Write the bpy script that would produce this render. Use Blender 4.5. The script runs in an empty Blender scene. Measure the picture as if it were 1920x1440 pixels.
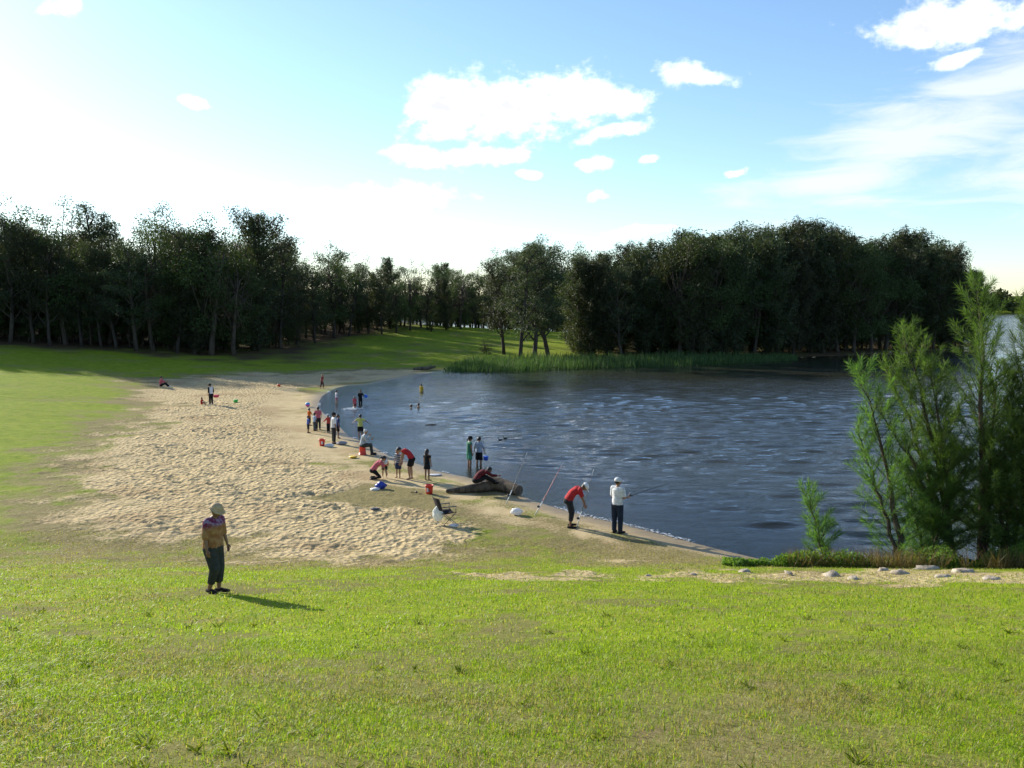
import bpy, math, random
import numpy as np
from mathutils import Vector, Matrix
R = math.radians
rng = np.random.default_rng(7)
random.seed(7)
scene = bpy.context.scene
COL = scene.collection

# ------------------------------------------------------------------ camera
CAM_Z, FPX, PITCH = 7.3, 1663.0, math.atan((720 - 572) / 1663.0)
cam_data = bpy.data.cameras.new('camera')
cam_data.sensor_width = 36.0
cam_data.lens = 36.0 * FPX / 1920.0
cam_data.clip_start, cam_data.clip_end = 0.1, 6000
cam = bpy.data.objects.new('camera', cam_data)
cam.location = (0, 0, CAM_Z)
cam.rotation_euler = (R(90) - PITCH, 0, 0)
COL.objects.link(cam)
scene.camera = cam

# ------------------------------------------------------------------ light
SUN_AZ, SUN_EL = R(-48), R(22)          # azimuth measured from +Y towards +X
SUN_STRENGTH, SKY_STRENGTH, EXPOSURE = 5.0, 0.125, 0.8
scene.view_settings.view_transform = 'Standard'
scene.view_settings.look = 'None'
scene.view_settings.exposure = EXPOSURE
scene.view_settings.gamma = 1
scene.view_settings.use_curve_mapping = False
scene.cycles.use_denoising = True
scene.cycles.max_bounces = 6
scene.cycles.diffuse_bounces = 3
scene.cycles.glossy_bounces = 3
scene.cycles.transparent_max_bounces = 12
sd = Vector((math.sin(SUN_AZ) * math.cos(SUN_EL), math.cos(SUN_AZ) * math.cos(SUN_EL), math.sin(SUN_EL)))
sl = bpy.data.lights.new('sun', 'SUN')
sl.energy, sl.angle, sl.color = SUN_STRENGTH, R(0.5), (1, 0.93, 0.80)
sun = bpy.data.objects.new('sun', sl)
sun.rotation_euler = (-sd).to_track_quat('-Z', 'Y').to_euler()
sun.location = (-60, 60, 60)
COL.objects.link(sun)

world = bpy.data.worlds.new('World')
scene.world = world
world.use_nodes = True

class G:                                   # tiny node-graph helper
    def __init__(s, tree): s.t, s.n, s.l = tree, tree.nodes, tree.links
    def new(s, kind, **kw):
        n = s.n.new(kind)
        for k, v in kw.items(): setattr(n, k, v)
        return n
    def put(s, sock, v):
        if isinstance(v, bpy.types.NodeSocket): s.l.new(v, sock)
        elif v is not None:
            if sock.type == 'RGBA' and len(v) == 3: v = (*v, 1)
            sock.default_value = v
    def math(s, op, a, b=None, c=None, clamp=False):
        n = s.new('ShaderNodeMath', operation=op, use_clamp=clamp)
        for i, v in enumerate((a, b, c)):
            if v is not None: s.put(n.inputs[i], v)
        return n.outputs[0]
    def vmath(s, op, a, b=None):
        n = s.new('ShaderNodeVectorMath', operation=op)
        s.put(n.inputs[0], a)
        if b is not None: s.put(n.inputs[1], b)
        return n.outputs['Value'] if op in ('LENGTH', 'DOT_PRODUCT') else n.outputs[0]
    def mix(s, f, a, b, mode='MIX'):
        n = s.new('ShaderNodeMix', data_type='RGBA', blend_type=mode)
        s.put(n.inputs[0], f); s.put(n.inputs[6], a); s.put(n.inputs[7], b)
        return n.outputs[2]
    def noise(s, vec, scale, detail=4, rough=0.55, dist=0.0):
        n = s.new('ShaderNodeTexNoise')
        if vec is not None: s.l.new(vec, n.inputs['Vector'])
        n.inputs['Scale'].default_value = scale
        n.inputs['Detail'].default_value = detail
        n.inputs['Roughness'].default_value = rough
        n.inputs['Distortion'].default_value = dist
        return n.outputs['Fac']
    def step(s, v, a, b, lo=0.0, hi=1.0):
        n = s.new('ShaderNodeMapRange', interpolation_type='SMOOTHSTEP')
        s.put(n.inputs[0], v)
        for i, x in enumerate((a, b, lo, hi)): n.inputs[i + 1].default_value = x
        return n.outputs[0]
    def mapping(s, vec, loc=(0, 0, 0), rot=(0, 0, 0), scale=(1, 1, 1), kind='POINT'):
        n = s.new('ShaderNodeMapping', vector_type=kind)
        s.l.new(vec, n.inputs[0])
        n.inputs['Location'].default_value = loc
        n.inputs['Rotation'].default_value = rot
        n.inputs['Scale'].default_value = scale
        return n.outputs[0]
    def attr(s, name):
        return s.new('ShaderNodeAttribute', attribute_name=name).outputs['Fac']

def build_world():
    g = G(world.node_tree)
    g.n.clear()
    out = g.new('ShaderNodeOutputWorld')
    bg = g.new('ShaderNodeBackground')
    sky = g.new('ShaderNodeTexSky', sky_type='NISHITA')
    sky.sun_disc = False
    sky.sun_elevation, sky.sun_rotation = SUN_EL, SUN_AZ
    sky.altitude, sky.air_density, sky.dust_density, sky.ozone_density = 0, 1.0, 0.25, 3.4
    d = g.new('ShaderNodeTexCoord').outputs['Generated']
    sep = g.new('ShaderNodeSeparateXYZ'); g.l.new(d, sep.inputs[0])
    az = g.math('ARCTAN2', sep.outputs[0], sep.outputs[1])
    el = g.math('ARCSINE', sep.outputs[2])
    comb = g.new('ShaderNodeCombineXYZ')
    g.l.new(az, comb.inputs[0]); g.l.new(el, comb.inputs[1])
    ae = comb.outputs[0]
    warp = g.noise(g.mapping(ae, scale=(1, 2.0, 1)), 9, 3, 0.6)
    wn = g.new('ShaderNodeTexNoise'); g.l.new(ae, wn.inputs['Vector'])
    wn.inputs['Scale'].default_value = 17; wn.inputs['Detail'].default_value = 4
    wv = g.new('ShaderNodeVectorMath', operation='MULTIPLY_ADD')
    g.l.new(wn.outputs['Color'], wv.inputs[0]); wv.inputs[1].default_value = (.06, .022, 0)
    off = g.vmath('ADD', ae, (-.03, -.011, 0)); g.l.new(off, wv.inputs[2])
    aw = wv.outputs[0]
    # (azimuth, elevation, half width, half height, tilt) of single cumulus puffs, radians
    puffs = [(-.070, .214, .050, .034, .1), (-.01, .212, .075, .032, .0), (.065, .222, .062, .028, .12), (.105, .216, .040, .014, .2),
             (-.10, .163, .045, .013, -.05), (-.03, .164, .058, .013, .05), (.112, .188, .040, .008, .25),
             (.196, .242, .044, .012, -.12), (.0925, .1565, .018, .007, 0), (.445, .272, .075, .024, .03),
             (.455, .238, .030, .007, .2), (-.34, .209, .016, .006, -.2), (-.457, .285, .015, .010, 0),
             (.093, .120, .014, .006, .3), (.018, .144, .014, .005, .1), (.148, .156, .014, .004, .2),
             (.238, .143, .014, .005, .3), (.14, .080, .04, .006, .1),
             (-.16, .115, .10, .016, .05), (1.3, .35, .12, .04, .1), (1.9, .3, .14, .05, 0), (2.7, .25, .12, .04, 0),
             (-1.5, .4, .12, .04, .1), (-2.3, .3, .14, .05, 0), (0.2, .8, .16, .08, .3), (-.8, .75, .12, .07, 0)]
    cur = None
    for (a, e, w, h, t) in puffs:
        r = g.vmath('LENGTH', g.mapping(aw, (a, e, 0), (0, 0, t), (w, h * 1.05, 1), 'TEXTURE'))
        v = g.math('SUBTRACT', 1.0, r)
        cur = v if cur is None else g.math('MAXIMUM', cur, v)
    fbm = g.noise(g.mapping(ae, scale=(1, 1.4, 1)), 34, 9, 0.62)
    dens = g.math('MULTIPLY_ADD', g.math('SUBTRACT', fbm, 0.5), 2.3, g.math('MAXIMUM', cur, -1.5))
    cum = g.step(dens, -.2, 0.75)
    inner = g.step(g.math('MULTIPLY_ADD', g.math('SUBTRACT', warp, 0.5), 2.4, dens), 0.2, 1.2, 0, .9)
    # thin streaky high cloud
    cir_area = None
    for (a, e, w, h, t) in [(.43, .172, .22, .058, .42), (.34, .128, .15, .022, .12), (.6, .15, .22, .05, .2), (1.5, .5, .5, .2, .4), (-2, .6, .6, .2, .3)]:
        r = g.vmath('LENGTH', g.mapping(ae, (a, e, 0), (0, 0, t), (w, h, 1), 'TEXTURE'))
        v = g.math('SUBTRACT', 1.0, r)
        cir_area = v if cir_area is None else g.math('MAXIMUM', cir_area, v)
    streak = g.noise(g.mapping(ae, rot=(0, 0, -.35), scale=(1, 4.5, 1)), 9, 7, 0.6, 0.6)
    cir = g.step(g.math('MULTIPLY_ADD', g.math('SUBTRACT', streak, 0.5), 2.2, cir_area), -0.1, 0.95, 0, 0.75)
    base = sky.outputs[0]
    c1 = g.mix(cir, base, (5.0, 5.2, 5.6))
    cloud_col = g.mix(inner, (8.0, 7.9, 7.8), (4.0, 4.05, 4.35))
    c2 = g.mix(g.math('MULTIPLY', cum, 0.97), c1, cloud_col)
    g.l.new(c2, bg.inputs[0])
    bg.inputs[1].default_value = SKY_STRENGTH
    g.l.new(bg.outputs[0], out.inputs[0])
build_world()

# ------------------------------------------------------------------ helpers
def material(name, fn):
    m = bpy.data.materials.new(name)
    m.use_nodes = True
    g = G(m.node_tree)
    g.n.clear()
    out = g.new('ShaderNodeOutputMaterial')
    fn(g, out)
    return m

def principled(g, col, rough=0.8, spec=0.3, normal=None, **kw):
    p = g.new('ShaderNodeBsdfPrincipled')
    g.put(p.inputs['Base Color'], col)
    g.put(p.inputs['Roughness'], rough)
    g.put(p.inputs['Specular IOR Level'], spec)
    for k, v in kw.items(): g.put(p.inputs[k], v)
    if normal is not None: g.l.new(normal, p.inputs['Normal'])
    return p.outputs[0]

def bump(g, h, strength, dist):
    b = g.new('ShaderNodeBump')
    g.put(b.inputs['Strength'], strength); b.inputs['Distance'].default_value = dist
    g.l.new(h, b.inputs['Height'])
    return b.outputs[0]

_simple = {}
def cloth(col, rough=0.85, kind='cloth'):
    key = (tuple(col), rough, kind)
    if key in _simple: return _simple[key]
    def fn(g, out):
        co = g.new('ShaderNodeTexCoord').outputs['Object']
        n1 = g.noise(co, 9 if kind == 'cloth' else 30, 3, 0.6)
        n2 = g.noise(co, 60, 2)
        c = g.mix(g.step(n1, .3, .7), tuple(x * .78 for x in col), tuple(min(1, x * 1.12) for x in col))
        nm = bump(g, g.math('MULTIPLY_ADD', n2, .15, n1), 0.6 if kind == 'cloth' else .25, 0.03)
        s = principled(g, c, rough, 0.25 if kind == 'cloth' else .45, nm)
        if kind == 'cloth':
            tr = g.new('ShaderNodeBsdfTranslucent'); g.put(tr.inputs[0], c)
            mx = g.new('ShaderNodeMixShader'); mx.inputs[0].default_value = .12
            g.l.new(s, mx.inputs[1]); g.l.new(tr.outputs[0], mx.inputs[2]); s = mx.outputs[0]
        g.l.new(s, out.inputs[0])
    _simple[key] = material(kind + '_%d' % len(_simple), fn)
    return _simple[key]
def plastic(col, rough=0.4): return cloth(col, rough, 'plastic')

def arr_mesh(name, verts, quads=None, tris=None, mats=(), smooth=False, midx=None):
    verts = np.asarray(verts, dtype=np.float32).reshape(-1, 3)
    nq = 0 if quads is None else len(quads)
    nt = 0 if tris is None else len(tris)
    me = bpy.data.meshes.new(name)
    me.vertices.add(len(verts))
    me.vertices.foreach_set('co', verts.ravel())
    loops = []
    if nq: loops.append(np.asarray(quads, dtype=np.int32).ravel())
    if nt: loops.append(np.asarray(tris, dtype=np.int32).ravel())
    loops = np.concatenate(loops)
    me.loops.add(len(loops))
    me.loops.foreach_set('vertex_index', loops)
    me.polygons.add(nq + nt)
    tot = np.concatenate([np.full(nq, 4, np.int32), np.full(nt, 3, np.int32)])
    start = np.concatenate([[0], np.cumsum(tot)[:-1]]).astype(np.int32)
    me.polygons.foreach_set('loop_start', start)
    if smooth: me.polygons.foreach_set('use_smooth', np.ones(nq + nt, dtype=bool))
    for m in mats: me.materials.append(m)
    if midx is not None: me.polygons.foreach_set('material_index', np.asarray(midx, dtype=np.int32))
    me.update(calc_edges=True)
    return me

def link(name, data, parent=None, loc=None, rz=None):
    o = bpy.data.objects.new(name, data)
    COL.objects.link(o)
    if parent is not None: o.parent = parent
    if loc is not None: o.location = loc
    if rz is not None: o.rotation_euler = (0, 0, rz)
    return o

def tag(o, label, cat=None, group=None, kind=None):
    if label: o['label'] = label
    if cat: o['category'] = cat
    if group: o['group'] = group
    if kind: o['kind'] = kind
    return o

class MB:                                   # collects closed shapes
    def __init__(s): s.v, s.q, s.t, s.n, s.mi_q, s.mi_t = [], [], [], 0, [], []
    def add(s, v, q=(), t=(), mi=0):
        v = np.asarray(v, float)
        s.v.append(v)
        s.q += [[i + s.n for i in f] for f in q]; s.mi_q += [mi] * len(q)
        s.t += [[i + s.n for i in f] for f in t]; s.mi_t += [mi] * len(t)
        s.n += len(v)
        return s
    def tube(s, pts, rad, sides=8, xaxis=None, flat=True, mi=0):
        pts = [Vector(p) for p in pts]
        rad = [(r, r) if not isinstance(r, tuple) else r for r in rad]
        if not flat:                          # rounded ends
            d0 = (pts[0] - pts[1]).normalized(); d1 = (pts[-1] - pts[-2]).normalized()
            r0, r1 = rad[0], rad[-1]
            m0, m1 = min(r0), min(r1)
            pre = [(pts[0] + d0 * m0 * k, (r0[0] * c, r0[1] * c)) for k, c in ((.95, .3), (.7, .71))]
            post = [(pts[-1] + d1 * m1 * k, (r1[0] * c, r1[1] * c)) for k, c in ((.7, .71), (.95, .3))]
            pts = [p for p, _ in pre] + pts + [p for p, _ in post]
            rad = [r for _, r in pre] + rad + [r for _, r in post]
        V = []
        prev = Vector(xaxis) if xaxis is not None else None
        for i, p in enumerate(pts):
            a = pts[max(0, i - 1)]; b = pts[min(len(pts) - 1, i + 1)]
            t = (b - a).normalized()
            if prev is None: prev = Vector((1, 0, 0)) if abs(t.x) < .8 else Vector((0, 1, 0))
            x = prev - t * prev.dot(t)
            if x.length < 1e-5: x = t.orthogonal()
            x.normalize(); y = t.cross(x); prev = x
            for k in range(sides):
                an = 2 * math.pi * k / sides
                V.append(p + x * (math.cos(an) * rad[i][0]) + y * (math.sin(an) * rad[i][1]))
        q, n = [], len(pts)
        for i in range(n - 1):
            for k in range(sides):
                k2 = (k + 1) % sides
                q.append([i * sides + k, i * sides + k2, (i + 1) * sides + k2, (i + 1) * sides + k])
        c0, c1 = len(V), len(V) + 1
        V += [pts[0], pts[-1]]
        t = []
        for k in range(sides):
            k2 = (k + 1) % sides
            t.append([c0, k2, k]); t.append([c1, (n - 1) * sides + k, (n - 1) * sides + k2])
        return s.add([tuple(p) for p in V], q, t, mi)
    def ell(s, c, r, mat=None, nu=12, nv=8, mi=0):
        V, q, t = [], [], []
        M = mat or Matrix.Identity(3)
        for j in range(1, nv):
            ph = math.pi * j / nv
            for i in range(nu):
                th = 2 * math.pi * i / nu
                V.append(Vector(c) + M @ Vector((r[0] * math.sin(ph) * math.cos(th), r[1] * math.sin(ph) * math.sin(th), r[2] * math.cos(ph))))
        top, bot = len(V), len(V) + 1
        V += [Vector(c) + M @ Vector((0, 0, r[2])), Vector(c) - M @ Vector((0, 0, r[2]))]
        for j in range(nv - 2):
            for i in range(nu):
                i2 = (i + 1) % nu
                q.append([j * nu + i, (j + 1) * nu + i, (j + 1) * nu + i2, j * nu + i2])
        for i in range(nu):
            i2 = (i + 1) % nu
            t.append([top, i, i2]); t.append([bot, (nv - 2) * nu + i2, (nv - 2) * nu + i])
        return s.add([tuple(p) for p in V], q, t, mi)
    def box(s, c, h, mat=None, mi=0):
        M = mat or Matrix.Identity(3)
        V = [tuple(Vector(c) + M @ Vector((sx * h[0], sy * h[1], sz * h[2]))) for sx in (-1, 1) for sy in (-1, 1) for sz in (-1, 1)]
        return s.add(V, [[0, 1, 3, 2], [4, 6, 7, 5], [0, 4, 5, 1], [2, 3, 7, 6], [0, 2, 6, 4], [1, 5, 7, 3]], (), mi)
    def mesh(s, name, mats, smooth=True):
        v = np.concatenate(s.v)
        if not isinstance(mats, (list, tuple)): mats = [mats]
        return arr_mesh(name, v, s.q or None, s.t or None, mats, smooth, s.mi_q + s.mi_t)
    def remesh(s, name, mats, voxel, it=2):
        """one continuous skin round all the shapes"""
        me = s.mesh(name + '_src', mats)
        o = bpy.data.objects.new(name + '_src', me); COL.objects.link(o)
        m = o.modifiers.new('r', 'REMESH'); m.mode = 'VOXEL'; m.voxel_size = voxel; m.use_smooth_shade = True
        sm = o.modifiers.new('s', 'SMOOTH'); sm.iterations = it; sm.factor = .5
        dg = bpy.context.evaluated_depsgraph_get(); dg.update()
        res = bpy.data.meshes.new_from_object(o.evaluated_get(dg))
        bpy.data.objects.remove(o); bpy.data.meshes.remove(me)
        res.name = name
        res.materials.clear()
        for x in (mats if isinstance(mats, (list, tuple)) else [mats]): res.materials.append(x)
        return res

# value noise in numpy
_P = rng.permutation(512)
_V = rng.random(512)
def vnoise(x, y):
    xi, yi = np.floor(x).astype(int), np.floor(y).astype(int)
    fx, fy = x - xi, y - yi
    fx, fy = fx * fx * (3 - 2 * fx), fy * fy * (3 - 2 * fy)
    h = lambda a, b: _V[_P[(_P[a & 511] + b) & 511]]
    return (h(xi, yi) * (1 - fx) + h(xi + 1, yi) * fx) * (1 - fy) + (h(xi, yi + 1) * (1 - fx) + h(xi + 1, yi + 1) * fx) * fy
def fbm(x, y, o=4):
    s, a, t = 0, 1, 0
    for i in range(o):
        s = s + a * vnoise(x * 2 ** i + 17.3 * i, y * 2 ** i + 9.1 * i); t += a; a *= .5
    return s / t
def sstep(x, a, b):
    t = np.clip((x - a) / (b - a), 0, 1)
    return t * t * (3 - 2 * t)

# ------------------------------------------------------------------ lie of the land
def ray(px, py):
    c, s_ = math.cos(PITCH), math.sin(PITCH)
    x, v = (px - 960) / FPX, (720 - py) / FPX
    return np.array([x, c + v * s_, -s_ + v * c])
def gp(px, py, z=0.0):
    d = ray(px, py); t = (z - CAM_Z) / d[2]
    return (d[0] * t, d[1] * t)

SHORE = [(120, 14), (60, 19), (30, 22), (14, 24.0)] + [gp(*p) for p in
    [(1500, 1060), (1420, 1047), (1353, 1031), (1266, 1008), (1175, 984), (1096, 966), (1048, 953), (1001, 938), (965, 922), (925, 906),
     (870, 893), (818, 883), (787, 870), (731, 855), (692, 831), (657, 819), (640, 802), (610, 777), (597, 763), (600, 752), (605, 743),
     (620, 733), (634, 727), (653, 723), (690, 721), (723, 715), (773, 705), (813, 698), (850, 694), (960, 690), (1100, 684), (1280, 680),
     (1400, 674), (1484, 669), (1612, 666), (1677, 659), (1779, 656), (1856, 647)]] + \
    [(93, 170), (84, 178), (62, 180), (40, 192), (20, 220), (-10, 280), (-60, 420), (-150, 620), (-100, 750), (100, 800), (330, 770), (480, 765), (900, 700), (1600, 600), (1600, 14)]
SHORE = np.array(SHORE)
def seg_sdf(poly, x, y):
    """>0 outside the closed polygon, metres"""
    x = np.asarray(x, float); y = np.asarray(y, float)
    best = np.full(x.shape, 1e18); inside = np.zeros(x.shape, bool)
    n = len(poly)
    for i in range(n):
        ax, ay = poly[i]; bx, by = poly[(i + 1) % n]
        ex, ey = bx - ax, by - ay
        wx, wy = x - ax, y - ay
        t = np.clip((wx * ex + wy * ey) / (ex * ex + ey * ey + 1e-12), 0, 1)
        best = np.minimum(best, (wx - ex * t) ** 2 + (wy - ey * t) ** 2)
        c = (ay <= y) != (by <= y)
        if abs(ey) > 1e-12: inside ^= c & (x < ax + (y - ay) / ey * ex)
    return np.where(inside, -1, 1) * np.sqrt(best)
def smax(a, b, k):
    h = np.clip(.5 + .5 * (a - b) / k, 0, 1)
    return b * (1 - h) + a * h + k * h * (1 - h)
def height(x, y, d=None, fine=False):
    x = np.asarray(x, float); y = np.asarray(y, float)
    if d is None: d = seg_sdf(SHORE, x, y)
    land = .42 * (1 - np.exp(-np.maximum(d, 0) / 7)) + .068 * np.maximum(0, np.minimum(d, 75) - 13) * sstep(y, 20, 70)
    land = land + 14 * sstep(y, 780, 1100)
    near = 5.7 - .225 * y + .012 * np.maximum(0, -x - 4) * sstep(y, 30, 10)
    near = np.maximum(near, -3)
    h = smax(land, near, .45) - .10
    h = h + sstep(d, 1, 6) * (.16 * (fbm(x * .16, y * .16, 3) - .5) + .05 * (fbm(x * .9, y * .9, 2) - .5))
    h = np.where(d > 0, h * sstep(d, -.2, 2.5) + .045 * d * (1 - sstep(d, 0, 2.5)), np.maximum(-.07 * -d, -2.5))
    return h
def hz(x, y): return float(height(np.array([x]), np.array([y]))[0])
def gt(px, py):
    """where the line of sight through a picture point meets the ground (or the water)"""
    d = ray(px, py)
    t = np.geomspace(3, 900, 6000)
    P = d[None] * t[:, None]
    h = np.maximum(height(P[:, 0], P[:, 1]), 0.0)
    k = np.argmax(CAM_Z + P[:, 2] < h)
    return (float(P[k, 0]), float(P[k, 1]), float(h[k]))

Wp = lambda pts, z=.3: np.array([gp(a, b, z) for a, b in pts])
SAND = Wp([(150, 1020), (120, 930), (170, 850), (230, 790), (300, 760), (250, 722), (420, 704), (560, 700), (700, 690), (815, 690), (780, 712), (640, 735), (600, 765),
           (700, 840), (830, 890), (1000, 940), (1200, 990), (1380, 1034), (1340, 1040), (1220, 1026), (1120, 1008), (1040, 998), (960, 990), (930, 1012),
           (820, 1035), (700, 1045), (560, 1052), (400, 1040), (280, 1030)])
TONGUE = Wp([(650, 912), (700, 902), (800, 914), (850, 930), (905, 950), (965, 973), (930, 986), (860, 965), (800, 950), (700, 945), (600, 925)])
GREEN_IN = Wp([(560, 722), (600, 716), (660, 712), (720, 705), (690, 718), (640, 726), (600, 736), (565, 731)])
PATH = np.array([gt(a, b)[:2] for a, b in [(880, 1077), (1150, 1074), (1400, 1070), (1650, 1066), (1920, 1074), (2200, 1082), (2200, 1100), (1920, 1094), (1600, 1097), (1350, 1091), (1100, 1087), (900, 1084)]])

def masks(x, y, d):
    n = fbm(x * .35, y * .35, 4) - .5
    n2 = fbm(x * 1.3 + 40, y * 1.3, 3) - .5
    sand = 1 - sstep(seg_sdf(SAND, x, y) + 8 * n + 5.0 * n2, -4.0, 2.6)
    sand = np.maximum(sand, (1 - sstep(d + .7 * n, .5, 1.6)) * (y < 90) * (x < 11))
    tongue = 1 - sstep(seg_sdf(TONGUE, x, y) + 2.2 * n + 1.0 * n2, -.6, .5)
    sand = sand * (1 - .85 * tongue)
    gi = 1 - sstep(seg_sdf(GREEN_IN, x, y) + 3 * n, -1, 1)
    sand = sand * (1 - .8 * gi)
    path = 1 - sstep(seg_sdf(PATH, x, y) + 1.8 * n + 3.2 * n2, -.5, .5)
    sand = np.maximum(sand, path * .55)
    dry = np.clip(.28 * sstep(fbm(x * .28 + 4, y * .5 + 2, 3), .45, .68) * (y < 30) + .45 * tongue + (1 - sstep(seg_sdf(SAND, x, y) + 3 * n, 0, 6)) * .75 + path * .4 + .9 * (fbm(x * .8 + 9, y * .8, 3) - .5), 0, 1)
    wet = (1 - sstep(d + .35 * n2, .1, 1.5))
    foot = sand * sstep(d + 2 * n, 2.2, 5.0)
    dry = np.clip(dry + sstep(y, 45, 65) * 1.5 * (fbm(x * .22 + 3, y * .3, 4) - .42), 0, 1)
    litter = np.clip(.9 * sstep(y + 14 * n, 97, 106) * (1 - sstep(x, -30, -20)) + sstep(d, 38, 52) * sstep(y, 92, 112) * (1.0 - sstep(x, -30, -12)) + sstep(y, 100, 118) * sstep(x, 8, 16) * (y < 240) + 1.2 * n * sstep(y, 90, 110), 0, 1)
    bare = sstep(fbm(x * .55 + 11, y * .55, 4) + .55 * (fbm(x * 3.1, y * 3.1, 3) - .5) + .13 * sstep(y, 7.5, 5) * sstep(x, 1, -3), .52 - .05 * sstep(y, 8, 5), .74) * sstep(y, 30, 22)
    return dict(bare=bare, sand=sand, dry=dry, wet=wet, foot=foot, litter=litter)

def axis(parts):
    out = []
    for a, b, s0, s1 in parts:
        v, s = a, s0
        n = max(2, int(2 * (b - a) / (s0 + s1)))
        w = np.cumsum(np.linspace(s0, s1, n)); w = w / w[-1] * (b - a)
        out += [a] + list(a + w[:-1])
    out.append(parts[-1][1])
    return np.array(out)
gx = axis([(-900, -120, 60, 5), (-120, -24, 3, .3), (-24, 9, .125, .125), (9, 30, .13, .5), (30, 130, .6, 3), (130, 1700, 6, 90)])
gy = axis([(-60, 2, 4, .4), (2, 22, .16, .13), (22, 62, .12, .15), (62, 125, .18, .9), (125, 260, 1.0, 4), (260, 2200, 6, 80)])
X, Y = np.meshgrid(gx, gy)
D = seg_sdf(SHORE, X, Y)
Z = height(X, Y, D)
MK = masks(X, Y, D)
ok = (X > -24.2) & (X < 9.2) & (Y > 20) & (Y < 66)
# trodden dry sand: hollows of many feet, real relief
a_ = vnoise(X * 3.6, Y * 3.0); b_ = vnoise(X * 4.6 + 31, Y * 3.9 + 7); c_ = fbm(X * .35 + 3, Y * .5, 3)
rel = (-np.abs(a_ - .5) * 2 + .5) * .085 + (b_ - .5) * .10
Z = Z + np.where(ok, rel * MK['foot'] * np.clip(2.6 * c_ - .55, .15, 1.5), 0)
Z = Z + np.where(ok, (b_ - .5) * .03 * (1 - MK['sand']) * sstep(D, 1, 3), 0)
nx, ny = len(gx), len(gy)
idx = np.arange(nx * ny).reshape(ny, nx)
quads = np.stack([idx[:-1, :-1], idx[:-1, 1:], idx[1:, 1:], idx[1:, :-1]], -1).reshape(-1, 4)

def ground_mat(g, out):
    pos = g.new('ShaderNodeNewGeometry').outputs['Position']
    flat = g.mapping(pos, scale=(1, 1, .2))
    nbig = g.noise(flat, .22, 4, .6); nmid = g.noise(flat, 1.7, 5, .65); nfine = g.noise(flat, 11, 4, .7); nvf = g.noise(flat, 45, 3, .7)
    sand, dry, wet, foot, lit = [g.attr(k) for k in ('sand', 'dry', 'wet', 'foot', 'litter')]
    green = g.mix(g.step(nmid, .3, .7), (.13, .20, .008), (.23, .285, .018))
    green = g.mix(g.step(nfine, .42, .75), green, (.25, .27, .045))
    straw = g.mix(g.step(nfine, .3, .7), (.16, .135, .052), (.29, .24, .115))
    dr = g.math('ADD', g.math('MULTIPLY', dry, .95), g.math('MULTIPLY', g.math('SUBTRACT', nmid, .5), 1.4))
    grass = g.mix(g.step(dr, .15, .85), green, straw)
    bare = g.step(g.math('ADD', g.math('MULTIPLY', nbig, .6), g.math('MULTIPLY', nmid, .6)), .70, .84)
    grass = g.mix(g.math('MULTIPLY', bare, .75), grass, g.mix(nfine, (.075, .052, .03), (.17, .13, .08)))
    grass = g.mix(g.math('MULTIPLY', g.attr('bare'), .65), grass, g.mix(nfine, (.07, .05, .025), (.24, .19, .10)))
    grass = g.mix(lit, grass, g.mix(nfine, (.05, .035, .02), (.13, .09, .05)))
    s = g.mix(g.step(nmid, .25, .75), (.44, .34, .18), (.57, .45, .26))
    s = g.mix(g.math('MULTIPLY', g.step(nbig, .5, .66), .7), s, (.35, .25, .135))
    s = g.mix(g.math('MULTIPLY', g.step(nvf, .55, .8), .35), s, (.2, .15, .09))
    s = g.mix(g.math('MULTIPLY', wet, .72), s, (.15, .105, .055))
    sm = g.step(g.math('ADD', sand, g.math('MULTIPLY', g.math('SUBTRACT', nfine, .5), 1.5)), .25, .7)
    col = g.mix(sm, grass, s)
    vo = g.new('ShaderNodeTexVoronoi', feature='SMOOTH_F1'); vo.inputs['Scale'].default_value = 5.8; vo.inputs['Smoothness'].default_value = .4
    g.l.new(g.mapping(pos, scale=(1, .8, .1)), vo.inputs['Vector'])
    pits = g.math('MULTIPLY', g.math('MULTIPLY', vo.outputs['Distance'], foot), 2.0)
    hgt = g.math('ADD', g.math('ADD', g.math('MULTIPLY', nfine, .6), g.math('MULTIPLY', nvf, .3)), pits)
    strength = g.math('MULTIPLY_ADD', foot, .5, .45)
    nm = bump(g, hgt, strength, .09)
    rough = g.math('MULTIPLY_ADD', wet, -.5, .95)
    g.l.new(principled(g, col, rough, g.math('MULTIPLY_ADD', wet, .25, .04), nm), out.inputs[0])
GROUND = material('ground_grass_and_sand', ground_mat)
gm = arr_mesh('ground', np.stack([X, Y, Z], -1), quads, None, [GROUND], True)
for k, v in MK.items():
    at = gm.attributes.new(k, 'FLOAT', 'POINT'); at.data.foreach_set('value', v.astype(np.float32).ravel())
tag(link('ground', gm), 'grassy slope, trodden sandy beach and lawns around the lake', kind='structure')

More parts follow.
